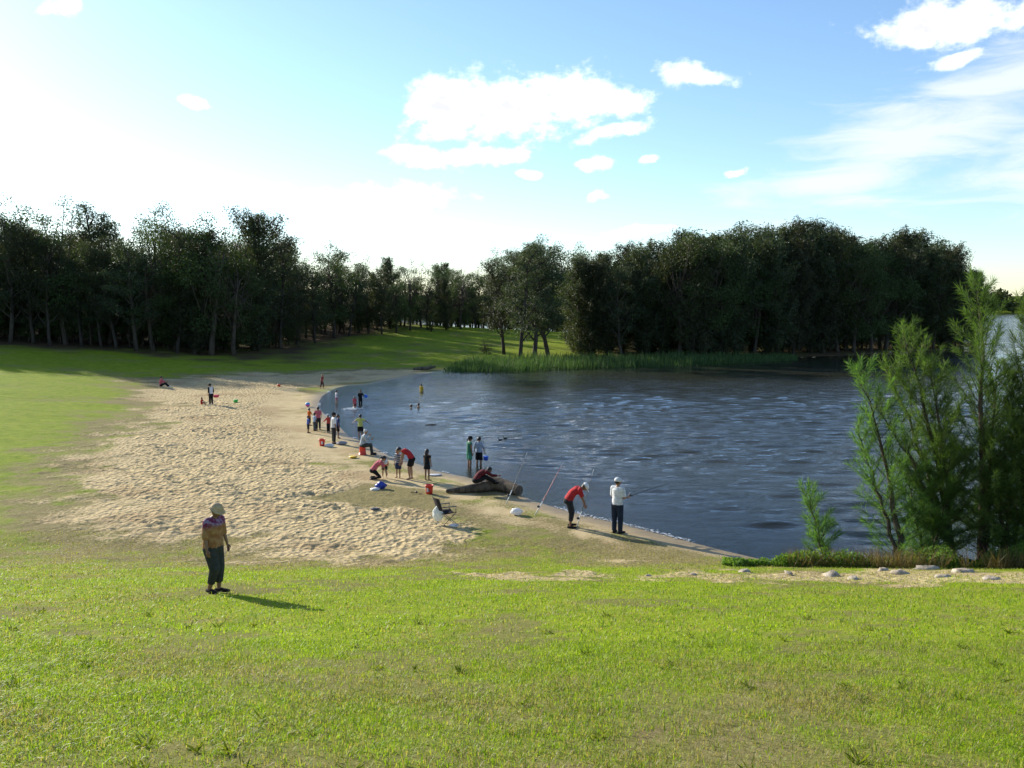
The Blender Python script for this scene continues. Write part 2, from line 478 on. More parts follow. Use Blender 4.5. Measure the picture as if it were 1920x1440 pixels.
# ------------------------------------------------------------------ water
wx = axis([(-40, -25, 3, .35), (-25, 45, .2, .24), (45, 110, .4, 1.2), (110, 1650, 4, 80)])
wy = axis([(12, 22, 1, .25), (22, 62, .16, .2), (62, 130, .25, .6), (130, 260, .9, 4), (260, 830, 6, 30)])
WX, WY = np.meshgrid(wx, wy)
WD = -seg_sdf(SHORE, WX, WY)
def waves(x, y):
    h = 0
    for k, (lam, ang, amp) in enumerate([(2.1, 76, .008), (1.35, 92, .014), (1.0, 72, .014), (.85, 98, .012), (3.6, 84, .004), (1.6, 62, .012), (1.15, 84, .012)]):
        a = R(ang); kx, ky = math.cos(a) * 2 * math.pi / lam, math.sin(a) * 2 * math.pi / lam
        w = fbm(x * .13 + 20 * k, y * .16, 2)
        ph = 9 * fbm(x * .07 + 5 * k, y * .1 + 3, 2)
        s_ = np.sin(kx * x + ky * y + ph)
        h = h + amp * (s_ + .3 * s_ * s_) * np.clip(1.8 * w - .1, .35, 1.6)
    return h
fade = sstep(WD, .1, 4.5) * (.45 + .75 * sstep(WX, -10, 14))
WZ = waves(WX, WY) * fade * (WY < 150) * 1.7 * (1 - .55 * sstep(WY, 55, 95))
widx = np.arange(len(wx) * len(wy)).reshape(len(wy), len(wx))
wq = np.stack([widx[:-1, :-1], widx[:-1, 1:], widx[1:, 1:], widx[1:, :-1]], -1).reshape(-1, 4)
wet_q = (WD.ravel()[wq].max(1) > -2.0)
wq = wq[wet_q]
def water_mat(g, out):
    pos = g.new('ShaderNodeNewGeometry').outputs['Position']
    n1 = g.noise(g.mapping(pos, rot=(0, 0, .15), scale=(.4, 1.3, 1)), 2.1, 4, .6, .3)
    n2 = g.noise(g.mapping(pos, rot=(0, 0, -.3), scale=(.8, 1.3, 1)), 6.5, 3, .6)
    n3 = g.noise(g.mapping(pos, scale=(.6, 1, 1)), .5, 2, .5)
    gust = g.step(g.noise(g.mapping(pos, scale=(.5, 1, 1)), .07, 3), .3, .65, .5, 1.0)
    h = g.math('ADD', g.math('ADD', g.math('MULTIPLY', n1, .6), g.math('MULTIPLY', n2, .42)), g.math('MULTIPLY', n3, .15))
    nm = bump(g, h, g.math('MULTIPLY', gust, .55), .15)
    depth = g.attr('depth')
    tr = g.new('ShaderNodeBsdfTransparent'); tr.inputs[0].default_value = (.80, .74, .55, 1)
    df = g.new('ShaderNodeBsdfDiffuse'); df.inputs[0].default_value = (.036, .038, .026, 1)
    mx = g.new('ShaderNodeMixShader')
    g.l.new(g.step(depth, .0, .7, .03, .985), mx.inputs[0])
    g.l.new(tr.outputs[0], mx.inputs[1]); g.l.new(df.outputs[0], mx.inputs[2])
    gl = g.new('ShaderNodeBsdfGlossy'); gl.inputs['Roughness'].default_value = .06
    gl.inputs[0].default_value = (.95, .97, 1, 1)
    g.l.new(nm, gl.inputs['Normal'])
    fr = g.new('ShaderNodeFresnel'); fr.inputs[0].default_value = 1.333
    g.l.new(nm, fr.inputs['Normal'])
    m2 = g.new('ShaderNodeMixShader')
    g.l.new(fr.outputs[0], m2.inputs[0]); g.l.new(mx.outputs[0], m2.inputs[1]); g.l.new(gl.outputs[0], m2.inputs[2])
    g.l.new(m2.outputs[0], out.inputs[0])
WATER = material('lake_water', water_mat)
wm = arr_mesh('water', np.stack([WX, WY, WZ], -1), wq, None, [WATER], True)
at = wm.attributes.new('depth', 'FLOAT', 'POINT'); at.data.foreach_set('value', np.clip(.07 * WD, 0, 3).astype(np.float32).ravel())
tag(link('water', wm), 'rippled blue grey lake water in the sandy cove', kind='structure')
# ------------------------------------------------------------------ vegetation
def leaf_mat(name, c0, c1, trans=.35, tcol=None):
    def fn(g, out):
        geo = g.new('ShaderNodeNewGeometry')
        oi = g.new('ShaderNodeObjectInfo')
        c = g.mix(geo.outputs['Random Per Island'], c0, c1)
        hsv = g.new('ShaderNodeHueSaturation')
        g.l.new(g.step(oi.outputs['Random'], 0, 1, .475, .52), hsv.inputs['Hue'])
        g.l.new(g.step(oi.outputs['Random'], 0, 1, .7, 1.25), hsv.inputs['Value'])
        g.l.new(c, hsv.inputs['Color'])
        c = hsv.outputs[0]
        s = principled(g, c, .6, .25)
        tr = g.new('ShaderNodeBsdfTranslucent')
        g.put(tr.inputs[0], g.mix(1.0, c, tcol or (1.3, 1.25, .6), 'MULTIPLY'))
        mx = g.new('ShaderNodeMixShader'); mx.inputs[0].default_value = trans
        g.l.new(s, mx.inputs[1]); g.l.new(tr.outputs[0], mx.inputs[2])
        g.l.new(mx.outputs[0], out.inputs[0])
    return material(name, fn)
def bark_mat(name, c0, c1, sc=6):
    def fn(g, out):
        co = g.new('ShaderNodeTexCoord').outputs['Object']
        n = g.noise(g.mapping(co, scale=(1, 1, .25)), sc, 5, .65)
        g.l.new(principled(g, g.mix(g.step(n, .3, .7), c0, c1), .9, .2, bump(g, n, .8, .05)), out.inputs[0])
    return material(name, fn)
L_EUC = leaf_mat('eucalypt_leaves', (.026, .040, .020), (.068, .082, .040), .3)
L_OAK = leaf_mat('she_oak_needles', (.028, .040, .020), (.066, .080, .036), .3)
L_BUSH = leaf_mat('bush_leaves', (.028, .052, .015), (.07, .10, .03), .3)
L_SAP = leaf_mat('sapling_needles', (.055, .105, .032), (.125, .19, .055), .55, (1.25, 1.45, .55))
L_REED = leaf_mat('reed_leaves', (.032, .065, .02), (.08, .12, .04), .35)
L_CREEP = leaf_mat('creeper_leaves', (.06, .12, .015), (.17, .23, .04), .45)
BARK_D = bark_mat('dark_bark', (.035, .026, .02), (.11, .085, .065))
BARK_P = bark_mat('pale_bark', (.028, .022, .018), (.085, .07, .056), 3)

def leaf_quads(c, d, L, W, r):
    """blades: centres c, directions d, lengths, widths -> verts, quads"""
    n = len(c)
    d = d / (np.linalg.norm(d, axis=1, keepdims=True) + 1e-9)
    s = np.cross(d, r.normal(size=(n, 3))); s /= (np.linalg.norm(s, axis=1, keepdims=True) + 1e-9)
    L = np.broadcast_to(L, n)[:, None]; W = np.broadcast_to(W, n)[:, None]
    v = np.stack([c - d * L * .5, c + s * W * .5 - d * L * .05, c + d * L * .5, c - s * W * .5 - d * L * .05], 1)
    return v.reshape(-1, 3), np.arange(4 * n).reshape(-1, 4)

def bend_path(p0, d0, L, n, r, wob=.12, up=0.0):
    p, d, out = np.array(p0, float), np.array(d0, float), [np.array(p0, float)]
    for i in range(n):
        d = d + r.normal(size=3) * wob + np.array([0, 0, up]); d /= np.linalg.norm(d)
        p = p + d * L / n; out.append(p.copy())
    return out

def tree_proto(kind, seed):
    r = np.random.default_rng(seed)
    mb = MB(); cs, ds, Ls, Ws = [], [], [], []
    H = 10.0
    def clump(c, rad, n, L, W, droop=0.0):
        u = r.normal(size=(n, 3)); u /= np.linalg.norm(u, axis=1, keepdims=True)
        rr = r.random(n)[:, None] ** .45
        cs.append(c + u * rr * np.array(rad))
        d = u * .6 + r.normal(size=(n, 3)) * .7; d[:, 2] -= droop
        ds.append(d); Ls.append(L * r.uniform(.6, 1.4, n)); Ws.append(W * r.uniform(.6, 1.4, n))
    if kind in ('euc', 'umbrella'):
        tp = bend_path((0, 0, -.3), (r.normal() * .05, r.normal() * .05, 1), H * .86, 9, r, .07, .05)
        tr = list(np.linspace(.17, .03, len(tp)))
        mb.tube([tuple(p) for p in tp], tr, 7)
        nl = 20 if kind == 'euc' else 12
        for i in range(nl):
            f = (.20 + .76 * i / nl) if kind == 'euc' else (.55 + .42 * i / nl)
            k = min(int(f * 9), 8); p = tp[k] + (tp[k + 1] - tp[k]) * (f * 9 - k)
            a = i * 2.4 + r.normal() * .4
            L = H * (.27 - .16 * f) * r.uniform(.8, 1.3) * (1.5 if kind == 'umbrella' else 1)
            lp = bend_path(p, (math.cos(a), math.sin(a), .8 if kind == 'euc' else .5), L, 4, r, .16, .06)
            mb.tube([tuple(q) for q in lp], list(np.linspace(.06, .018, 5)), 5)
            for j in range(3):
                e = lp[4 - j] + r.normal(size=3) * np.array([.35, .35, .25]) * (j > 0)
                s = r.uniform(.55, .95)
                clump(e, (s * .85, s * .85, s * .5), int(150 * s), .165, .055, .3)
        clump(tp[-1], (.5, .5, .5), 110, .165, .055, .3)
    elif kind == 'oak':
        tp = bend_path((0, 0, -.3), (0, 0, 1), H * .98, 10, r, .04, .05)
        mb.tube([tuple(p) for p in tp], list(np.linspace(.14, .015, len(tp))), 6)
        for i in range(64):
            f = .04 + .94 * (i / 64)
            k = min(int(f * 10), 9); p = tp[k] + (tp[k + 1] - tp[k]) * (f * 10 - k)
            a = i * 2.4 + r.normal() * .5
            L = (2.1 * min(1, (1.03 - f) * 2.8) ** .7 * min(1, .75 + f)) * r.uniform(.65, 1.3)
            lp = bend_path(p, (math.cos(a), math.sin(a), .75), L, 4, r, .15, .05)
            mb.tube([tuple(q) for q in lp], list(np.linspace(.032, .008, 5)), 4)
            n = int(85 * L / 1.6) + 30
            t = r.random(n) ** .8 * 4; kk = np.minimum(t.astype(int), 3)
            A = np.array(lp); base = A[kk] + (A[kk + 1] - A[kk]) * (t - kk)[:, None]
            cs.append(base + r.normal(size=(n, 3)) * np.array([.2, .2, .2]))
            d = r.normal(size=(n, 3)) * .6 + np.array([math.cos(a) * .4, math.sin(a) * .4, .1]); ds.append(d)
            Ls.append(r.uniform(.22, .5, n)); Ws.append(r.uniform(.04, .085, n))
    else:                                       # rounded bushy tree
        tp = bend_path((0, 0, -.3), (0, 0, 1), H * .7, 6, r, .08, .05)
        mb.tube([tuple(p) for p in tp], list(np.linspace(.2, .05, len(tp))), 7)
        for i in range(46):
            u = r.normal(size=3); u /= np.linalg.norm(u)
            c = np.array([0, 0, H * .52]) + u * np.array([2.5, 2.5, 4.4]) * r.uniform(.55, 1.0)
            s = r.uniform(.6, 1.1)
            k = r.integers(2, 6)
            mb.tube([tuple(tp[k]), tuple((tp[k] + c) / 2 + r.normal(size=3) * .2), tuple(c)], [.05, .035, .012], 4)
            clump(c, (s, s, s * .75), int(190 * s), .16, .07, .2)
    v, q = leaf_quads(np.concatenate(cs), np.concatenate(ds), np.concatenate(Ls), np.concatenate(Ws), r)
    leaf = {'euc': L_EUC, 'umbrella': L_EUC, 'oak': L_OAK, 'bush': L_BUSH}[kind]
    return mb.mesh(kind + '_trunk', BARK_P if kind in ('euc', 'umbrella') else BARK_D), arr_mesh(kind + '_crown', v, q, None, [leaf])

PROTO = {k: [tree_proto(k, 100 * i + j) for j in range(n)] for i, (k, n) in enumerate([('euc', 4), ('oak', 4), ('bush', 3), ('umbrella', 1)])}
SKY_PX = [-300, 0, 40, 110, 150, 220, 268, 300, 370, 430, 470, 510, 540, 580, 620, 660, 720, 760, 800, 860, 905, 940, 1000, 1040, 1080, 1105, 1150, 1200, 1250, 1300, 1400, 1500, 1560, 1590, 1620, 1700, 1750, 1790, 1825, 1850, 2300]
SKY_PY = [392, 398, 380, 383, 408, 394, 455, 410, 412, 430, 400, 440, 458, 486, 452, 488, 488, 500, 500, 497, 512, 470, 443, 458, 468, 478, 452, 455, 440, 426, 415, 411, 416, 442, 440, 428, 446, 468, 495, 520, 520]
NAMES = {'euc': 'eucalyptus_tree', 'umbrella': 'eucalyptus_tree', 'oak': 'she_oak_tree', 'bush': 'bushy_tree'}
def put_tree(kind, x, y, H, wide, label, group, sx=1.0, name=None):
    tm, cm = PROTO[kind][random.randrange(len(PROTO[kind]))]
    e = link(name or NAMES[kind], None, None, (x, y, hz(x, y)), random.uniform(0, 6.28))
    s = H / 10.0
    e.scale = (s * wide * random.uniform(.9, 1.12), s * wide * random.uniform(.9, 1.12), s)
    tag(e, label, 'tree' if name != 'undergrowth_shrub' else 'shrub', group)
    link('trunk', tm, e); link('crown', cm, e)
    return e
def top_h(px, y, z): return CAM_Z + (572 - np.interp(px, SKY_PX, SKY_PY)) / FPX * y - z

def stand(px0, px1, step, rows, d0, kinds, label, group, gap, thin=0.0, hmul=(.8, 1.0), maxh=24):
    for k in range(rows):
        px = px0 + random.uniform(0, step)
        while px < px1:
            y = np.interp(px, d0[0], d0[1]) + gap * k + random.uniform(-.35, .35) * gap
            x = (px - 960) / FPX * y
            if float(seg_sdf(SHORE, np.array([x]), np.array([y]))[0]) > .8 and random.random() > thin:
                kind = random.choices(list(kinds), list(kinds.values()))[0]
                H = top_h(px, y, hz(x, y)) * random.uniform(*hmul)
                put_tree(kind, x, y, min(H, maxh), random.uniform(.85, 1.15) * (1.15 if H < 12 else .95), ('front-row ' if k == 0 else 'inner ') + label[kind], group)
            px += step * random.uniform(.75, 1.3)

LW = {'euc': 'tall dark eucalyptus with an open crown in the wood above the beach lawn', 'bush': 'dense round-crowned tree in the wood above the beach lawn',
      'oak': 'slender feathery she-oak in the wood above the beach lawn'}
stand(-260, 530, 36, 3, ([-300, 0, 430, 530], [104, 104, 107, 119]), {'euc': 6, 'bush': 3, 'oak': 1}, LW, 'trees of the wood above the beach lawn', 6, .04, (.80, 1.2))
stand(-260, 530, 42, 2, ([-300, 0, 430, 530], [124, 124, 126, 137]), {'euc': 5, 'bush': 3}, LW, 'trees of the wood above the beach lawn', 9, .04, (.85, 1.05))
LC = {'euc': 'slim eucalyptus in the low wood at the top of the sunlit lawn', 'bush': 'low bushy tree in the wood at the top of the sunlit lawn', 'oak': 'feathery she-oak in the low wood at the top of the sunlit lawn'}
stand(540, 1100, 30, 4, ([530, 640, 750, 950], [121, 136, 150, 170]), {'euc': 3, 'bush': 5, 'oak': 1}, LC, 'trees of the wood behind the sunlit lawn', 8, .08, (.78, 1.15))
LP = {'oak': 'dark feathery she-oak in the dense stand on the wooded point', 'bush': 'bushy dark tree in the dense stand on the wooded point', 'euc': 'eucalyptus in the dense stand on the wooded point'}
stand(1085, 1835, 27, 4, ([1080, 1280, 1480, 1680, 1780, 1850], [119, 119, 130, 143, 151, 164]), {'oak': 7, 'bush': 3, 'euc': 1}, LP, 'trees of the wooded point', 5.5, .03, (.87, 1.05))
EL = 'eucalyptus standing on the lawn edge beside the reeds, its pale trunks bare below'
for px, y, hm, kd in [(975, 112, 1.0, 'euc'), (1003, 114, 1.0, 'euc'), (945, 122, .93, 'euc'), (1030, 118, .95, 'euc')]:
    x = (px - 960) / FPX * y
    put_tree(kd, x, y, top_h(px, y, hz(x, y)) * hm * 1.12, 1.1, EL, 'eucalyptus clump on the lawn edge')
x, y = gp(1075, 655, 1.0); put_tree('oak', x, y, 9.5, 1.1, 'young she-oak at the left end of the wooded point beside the reeds', None)
x, y = (474 - 960) / FPX * 114, 114.0
put_tree('umbrella', x, y, top_h(470, y, hz(x, y)) * 1.13, 1.0, 'eucalyptus with flat layered crown rising above the wood', None)
for i in range(84):
    px = -150 + i * 8.6 + random.uniform(-6, 6); y = np.interp(px, [-200, 430, 530], [105, 108, 119]) + random.uniform(0, 16)
    x = (px - 960) / FPX * y
    put_tree('bush', x, y, random.uniform(3.0, 6.0), 1.5, 'low dark shrub in the shade under the wood above the beach lawn', 'shrubs under the wood', name='undergrowth_shrub')
for i in range(30):
    px = 1100 + i * 24 + random.uniform(-6, 6); y = np.interp(px, [1080, 1280, 1480, 1680, 1780, 1850], [122, 122, 131, 145, 153, 166]) + random.uniform(0, 6)
    x = (px - 960) / FPX * y
    if seg_sdf(SHORE, np.array([x]), np.array([y]))[0] > .6:
        put_tree('bush', x, y, random.uniform(3.0, 5.5), 1.5, 'low dark shrub at the foot of the trees on the wooded point', 'shrubs on the wooded point', name='undergrowth_shrub')
for i in range(76):
    px = 530 + i * 7.5 + random.uniform(-5, 5); y = np.interp(px, [530, 640, 750, 950], [123, 139, 153, 172]) + random.uniform(0, 22)
    x = (px - 960) / FPX * y
    put_tree('bush', x, y, random.uniform(3.0, 6.0), 1.5, 'low dark shrub under the low wood at the top of the sunlit lawn', 'shrubs behind the sunlit lawn', name='undergrowth_shrub')
for i in range(40):
    px = 820 + i * 7.3 + random.uniform(-4, 4); y = np.interp(px, [820, 950, 1110], [176, 180, 172]) + random.uniform(0, 6)
    x = (px - 960) / FPX * y
    if seg_sdf(SHORE, np.array([x]), np.array([y]))[0] > .6:
        put_tree('bush', x, y, random.uniform(5, 7.5), 1.4, 'dark shrub closing the back of the wood beyond the sunlit lawn', 'shrubs behind the sunlit lawn', name='undergrowth_shrub')
for px, py, H, lb in [(912, 668, 2.4, 'small dark bush standing alone on the shaded bank by the reeds'), (808, 622, 3.0, 'round dark bush at the top of the sunlit lawn')]:
    x, y, _ = gt(px, py)
    put_tree('bush', x, y, H, 1.6, lb, None, name='undergrowth_shrub')

# far shore, one mass of trees
def far_wood():
    r = np.random.default_rng(5)
    cs, ds, Ls, Ws = [], [], [], []
    for i in range(420):
        x = r.uniform(150, 1250); y = 775 + r.uniform(0, 60) - max(0, x - 480) * .14
        hgt = r.uniform(15, 27) * (.85 + .3 * math.sin(x * .021))
        n = 70
        u = r.normal(size=(n, 3)); u /= np.linalg.norm(u, axis=1, keepdims=True)
        cs.append(np.array([x, y, hgt * .52]) + u * np.array([7, 7, hgt * .46]) * r.random(n)[:, None] ** .3)
        ds.append(r.normal(size=(n, 3))); Ls.append(r.uniform(2.5, 5, n)); Ws.append(r.uniform(1.8, 3.4, n))
    v, q = leaf_quads(np.concatenate(cs), np.concatenate(ds), np.concatenate(Ls), np.concatenate(Ws), r)
    tag(link('far_wood', arr_mesh('far_wood', v, q, None, [L_BUSH])), 'distant wooded shore across the open lake', 'wood', None, 'stuff')
far_wood()

# reeds
def reeds():
    r = np.random.default_rng(11)
    fr = np.array([gp(*p) for p in [(835, 699), (960, 698), (1100, 692), (1280, 687), (1400, 681), (1500, 675)]])
    bk = np.array([gp(*p) for p in [(850, 686), (960, 681), (1100, 678), (1280, 676), (1400, 671), (1500, 669)]])
    n = 15000
    t = r.random(n) ** .9 * 4.9; k = t.astype(int); f = (t - k)[:, None]
    a = fr[k] * (1 - f) + fr[k + 1] * f; b = bk[k] * (1 - f) + bk[k + 1] * f
    w = r.random(n)[:, None]
    p = a * (1 - w) + b * w + r.normal(size=(n, 2)) * .25
    hh = r.uniform(.5, 1.5, n) * np.interp(t, [0, .4, 3, 4.9], [.5, 1, 1, .45]) * (.7 + .6 * fbm(p[:, 0] * .4, p[:, 1] * .4, 2))
    lean = r.normal(size=(n, 2)) * .16
    base = np.stack([p[:, 0], p[:, 1], np.maximum(height(p[:, 0], p[:, 1]), -.2)], -1)
    d = np.stack([lean[:, 0], lean[:, 1], np.ones(n)], -1)
    v, q = leaf_quads(base + d * hh[:, None] * .5, d, hh, r.uniform(.05, .11, n), r)
    tag(link('reed_bed', arr_mesh('reed_bed', v, q, None, [L_REED])), 'green reeds growing along the far water edge', 'reeds', None, 'stuff')
reeds()

# she-oak saplings on the bank: strands of needles along fine twigs
def sapling(name, label, base_px, tops, H_ref, seed, group=None, dens=1.0):
    """tops: (px, py) of every leader; the stems share one foot"""
    r = np.random.default_rng(seed)
    bx, by, bz = gt(*base_px)
    root = link(name, None, None, (bx, by, bz)); tag(root, label, 'tree', group)
    cs, ds, Ls, Ws = [], [], [], []
    for (tx, ty, off) in tops:
        yy = by + off
        dr = ray(tx, ty); t = yy / dr[1]
        tip = np.array([dr[0] * t - bx, yy - by, CAM_Z + dr[2] * t - bz])
        n = 12
        s0 = np.array([r.normal() * .05, r.normal() * .05, -.15])
        ctrl = np.array([tip[0] * .25 + r.normal() * .12, tip[1] * .4, tip[2] * .5])
        path = [(1 - u) ** 2 * s0 + 2 * u * (1 - u) * ctrl + u * u * tip + r.normal(size=3) * .03 * (0 < u < 1) for u in np.linspace(0, 1, n + 1)]
        Ht = tip[2]
        mb = MB(); mb.tube([tuple(p) for p in path], list(np.linspace(.016 * Ht + .012, .006, n + 1)), 7)
        nb = int(11 * Ht * dens)
        for i in range(nb):
            f = .06 + .93 * (i + r.random()) / nb
            k = min(int(f * n), n - 1); p = path[k] + (path[k + 1] - path[k]) * (f * n - k)
            a = i * 2.4 + r.normal() * .5
            L = .35 + Ht * .30 * (1.02 - f) ** .75 * r.uniform(.55, 1.2) * min(1, .3 + 2.2 * f)
            up = .35 + 1.2 * f
            bp = bend_path(p, (math.cos(a), math.sin(a), up), L, 5, r, .10, .06)
            mb.tube([tuple(q) for q in bp], list(np.linspace(.011, .003, 6)), 4)
            A = np.array(bp)
            m = int(105 * L * dens) + 34
            t = r.random(m) ** .7 * 5; kk = np.minimum(t.astype(int), 4)
            o = A[kk] + (A[kk + 1] - A[kk]) * (t - kk)[:, None]
            bd = (A[-1] - A[0]) / L
            d = bd * .8 + r.normal(size=(m, 3)) * .42; d[:, 2] += .15 - .35 * r.random(m)
            d /= np.linalg.norm(d, axis=1, keepdims=True)
            ll = r.uniform(.14, .34, m)
            cs.append(o + d * ll[:, None] * .5); ds.append(d); Ls.append(ll); Ws.append(r.uniform(.007, .014, m))
        link('trunk', mb.mesh('trunk', BARK_D), root)
    v, q = leaf_quads(np.concatenate(cs), np.concatenate(ds), np.concatenate(Ls), np.concatenate(Ws), r)
    link('crown', arr_mesh('crown', v, q, None, [L_SAP]), root)
sapling('she_oak_sapling', 'tallest she-oak sapling on the bank, its thin top above the far water', (1842, 1062), [(1832, 535, 0), (1868, 690, .4)], 7, 1, None, 1.0)
sapling('she_oak_sapling', 'broad she-oak sapling with several leaning leaders and yellow green tips', (1788, 1058), [(1692, 622, .2), (1745, 690, -.3), (1660, 690, .7), (1640, 760, -.4)], 6, 2, None, .85)
sapling('she_oak_sapling', 'thin leaning she-oak sapling with a reddish trunk behind the pale rocks', (1682, 1062), [(1612, 692, 0), (1600, 800, .3)], 5, 3, None, .9)
sapling('she_oak_sapling', 'she-oak sapling beyond the tallest one with drooping blue green foliage', (1925, 1066), [(1925, 570, 0), (1888, 700, .4), (1965, 640, -.3)], 7, 4, None, 1.0)
sapling('she_oak_sapling', 'low bushy she-oak regrowth between the stems of the broad sapling', (1742, 1060), [(1702, 880, 0), (1765, 830, .3), (1815, 860, -.2)], 3, 6, None, 1.05)
sapling('she_oak_sapling', 'dark bushy she-oak regrowth beside the tallest sapling', (1885, 1064), [(1860, 820, .2), (1905, 800, 0), (1945, 850, .3)], 3, 7, None, 1.05)
sapling('she_oak_sapling', 'small single-stemmed she-oak seedling in the creeper at the water edge', (1549, 1058), [(1511, 925, 0), (1535, 985, .1)], 2, 5, None, 1.1)

# creeper and rank growth on the bank
def creeper():
    r = np.random.default_rng(21)
    n = 42000
    px = r.uniform(1355, 1990, n); py = r.uniform(1034, 1074, n)
    xy = np.array([gp(a, b, .45) for a, b in zip(px, py)])
    d = seg_sdf(SHORE, xy[:, 0], xy[:, 1])
    nn = fbm(xy[:, 0] * .9, xy[:, 1] * .9, 3)
    n3 = fbm(xy[:, 0] * .5 + 8, xy[:, 1] * .2, 3)
    keep = (d > -.15) & (nn > .40) & ((px > 1400) | (nn > .5)) & (py < 1057 + 34 * (n3 - .3))
    xy, nn, px = xy[keep], nn[keep], px[keep]; n = len(xy)
    z = height(xy[:, 0], xy[:, 1])
    tall = np.interp(px, [1360, 1480, 1700, 1990], [.14, .34, .50, .55]) * (.15 + 3.2 * np.clip(nn - .38, 0, 1))
    c = np.stack([xy[:, 0], xy[:, 1], z + r.random(n) * tall + .02], -1)
    d = r.normal(size=(n, 3)); d[:, 2] = np.abs(d[:, 2]) + .2
    v, q = leaf_quads(c, d, r.uniform(.05, .12, n), r.uniform(.03, .06, n), r)
    tag(link('bank_creeper', arr_mesh('bank_creeper', v, q, None, [L_CREEP])), 'bright green creeper covering the bank at the water edge', 'creeper', None, 'stuff')
    n = 5000
    px = r.uniform(1480, 2000, n); py = r.uniform(1040, 1076, n)
    xy = np.array([gp(a, b, .5) for a, b in zip(px, py)])
    k = fbm(xy[:, 0] * .7 + 5, xy[:, 1] * .7, 3) > .47
    xy = xy[k]; n = len(xy)
    L = r.uniform(.25, .75, n); d = np.stack([r.normal(size=n) * .4, r.normal(size=n) * .4, np.ones(n)], -1)
    c = np.stack([xy[:, 0], xy[:, 1], height(xy[:, 0], xy[:, 1])], -1) + d * L[:, None] * .45
    v, q = leaf_quads(c, d, L, r.uniform(.008, .018, n), r)
    tag(link('rank_grass', arr_mesh('rank_grass', v, q, None, [leaf_mat('rank_grass', (.13, .12, .04), (.26, .22, .09), .4)])), 'long dry grass under the she-oak saplings', 'grass', None, 'stuff')
creeper()

# lawn blades on the near slope
def grass_mat(g, out):
    geo = g.new('ShaderNodeNewGeometry')
    pos = g.mapping(geo.outputs['Position'], scale=(1, 1, .2))
    patch = g.noise(pos, .45, 4, .65); p2 = g.noise(pos, 2.2, 3, .6)
    rnd = geo.outputs['Random Per Island']
    green = g.mix(rnd, (.17, .28, .006), (.33, .42, .018))
    straw = g.mix(rnd, (.20, .17, .07), (.33, .28, .14))
    f = g.math('ADD', g.math('ADD', g.math('MULTIPLY', patch, .8), g.math('MULTIPLY', p2, .35)), g.math('MULTIPLY', rnd, .55))
    f = g.math('MULTIPLY_ADD', g.attr('dry'), .5, f)
    c = g.mix(g.step(f, .84, 1.14), green, straw)
    s = principled(g, c, .5, .3)
    tr = g.new('ShaderNodeBsdfTranslucent'); g.put(tr.inputs[0], g.mix(1.0, c, (1.35, 1.4, .5), 'MULTIPLY'))
    mx = g.new('ShaderNodeMixShader'); mx.inputs[0].default_value = .55
    g.l.new(s, mx.inputs[1]); g.l.new(tr.outputs[0], mx.inputs[2]); g.l.new(mx.outputs[0], out.inputs[0])
GRASS = material('grass_blades', grass_mat)
def lawn(name, label, y0, y1, n, hgt, wid, seed, power=1.0):
    r = np.random.default_rng(seed)
    y = y0 + (y1 - y0) * r.random(n) ** power
    x = (r.random(n) * 2 - 1) * (y * .62 + 1.2)
    d = seg_sdf(SHORE, x, y)
    m = masks(x, y, d)
    cov = (1 - m['sand'] * 1.15) * (1 - .72 * m['bare']) * (d > .4)
    k = r.random(n) < cov
    x, y, dry = x[k], y[k], m['dry'][k]; n = len(x)
    # clumping
    cl = fbm(x * 3 + 2, y * 3, 2)
    L = hgt * r.uniform(.45, 1.35, n) * (.55 + .9 * cl)
    a = r.uniform(0, 6.28, n); lean = np.abs(r.normal(size=n)) * .75 + .3
    dx, dy = np.cos(a), np.sin(a)
    w = wid * r.uniform(.6, 1.4, n) * .5
    b = np.stack([x, y, height(x, y) - .004], -1)
    sd_ = np.stack([-dy, dx, 0 * x], -1) * w[:, None]
    mid = b + np.stack([dx * lean * L * .35, dy * lean * L * .35, L * .6], -1)
    tip = b + np.stack([dx * lean * L * 1.0, dy * lean * L * 1.0, L * (1.0 - .25 * lean)], -1)
    v = np.stack([b - sd_, b + sd_, mid + sd_ * .8, mid - sd_ * .8, tip], 1).reshape(-1, 3)
    i = np.arange(n)[:, None] * 5
    me = arr_mesh(name, v, i + np.array([0, 1, 2, 3]), i + np.array([3, 2, 4]), [GRASS])
    at = me.attributes.new('dry', 'FLOAT', 'POINT'); at.data.foreach_set('value', np.repeat(dry, 5).astype(np.float32))
    tag(link(name, me), label, 'grass', None, 'stuff')
lawn('near_lawn_grass', 'short green and straw coloured lawn grass on the near slope', 3.2, 10.5, 205000, .050, .0062, 31)
def weeds():
    r = np.random.default_rng(41)
    cs, ds, Ls, Ws = [], [], [], []
    for i in range(70):
        y = 4 + 9 * r.random() ** 1.3; x = (r.random() * 2 - 1) * (y * .6 + .5)
        n = r.integers(10, 26); a = r.uniform(0, 6.28, n)
        d = np.stack([np.cos(a), np.sin(a), r.uniform(.25, 1.1, n)], -1); d /= np.linalg.norm(d, axis=1, keepdims=True)
        L = r.uniform(.05, .13, n)
        cs.append(np.array([x, y, hz(x, y)]) + d * L[:, None] * .5 + r.normal(size=(n, 3)) * np.array([.02, .02, 0])); ds.append(d); Ls.append(L); Ws.append(r.uniform(.008, .02, n))
    v, q = leaf_quads(np.concatenate(cs), np.concatenate(ds), np.concatenate(Ls), np.concatenate(Ws), r)
    tag(link('lawn_weeds', arr_mesh('lawn_weeds', v, q, None, [leaf_mat('weed_leaves', (.11, .20, .015), (.20, .30, .03), .5)])), 'darker green weed tufts scattered in the near lawn', 'weeds', None, 'stuff')
weeds()
lawn('lawn_grass', 'short lawn grass lower down the slope around the sandy path', 10.5, 27, 115000, .05, .012, 32, .9)
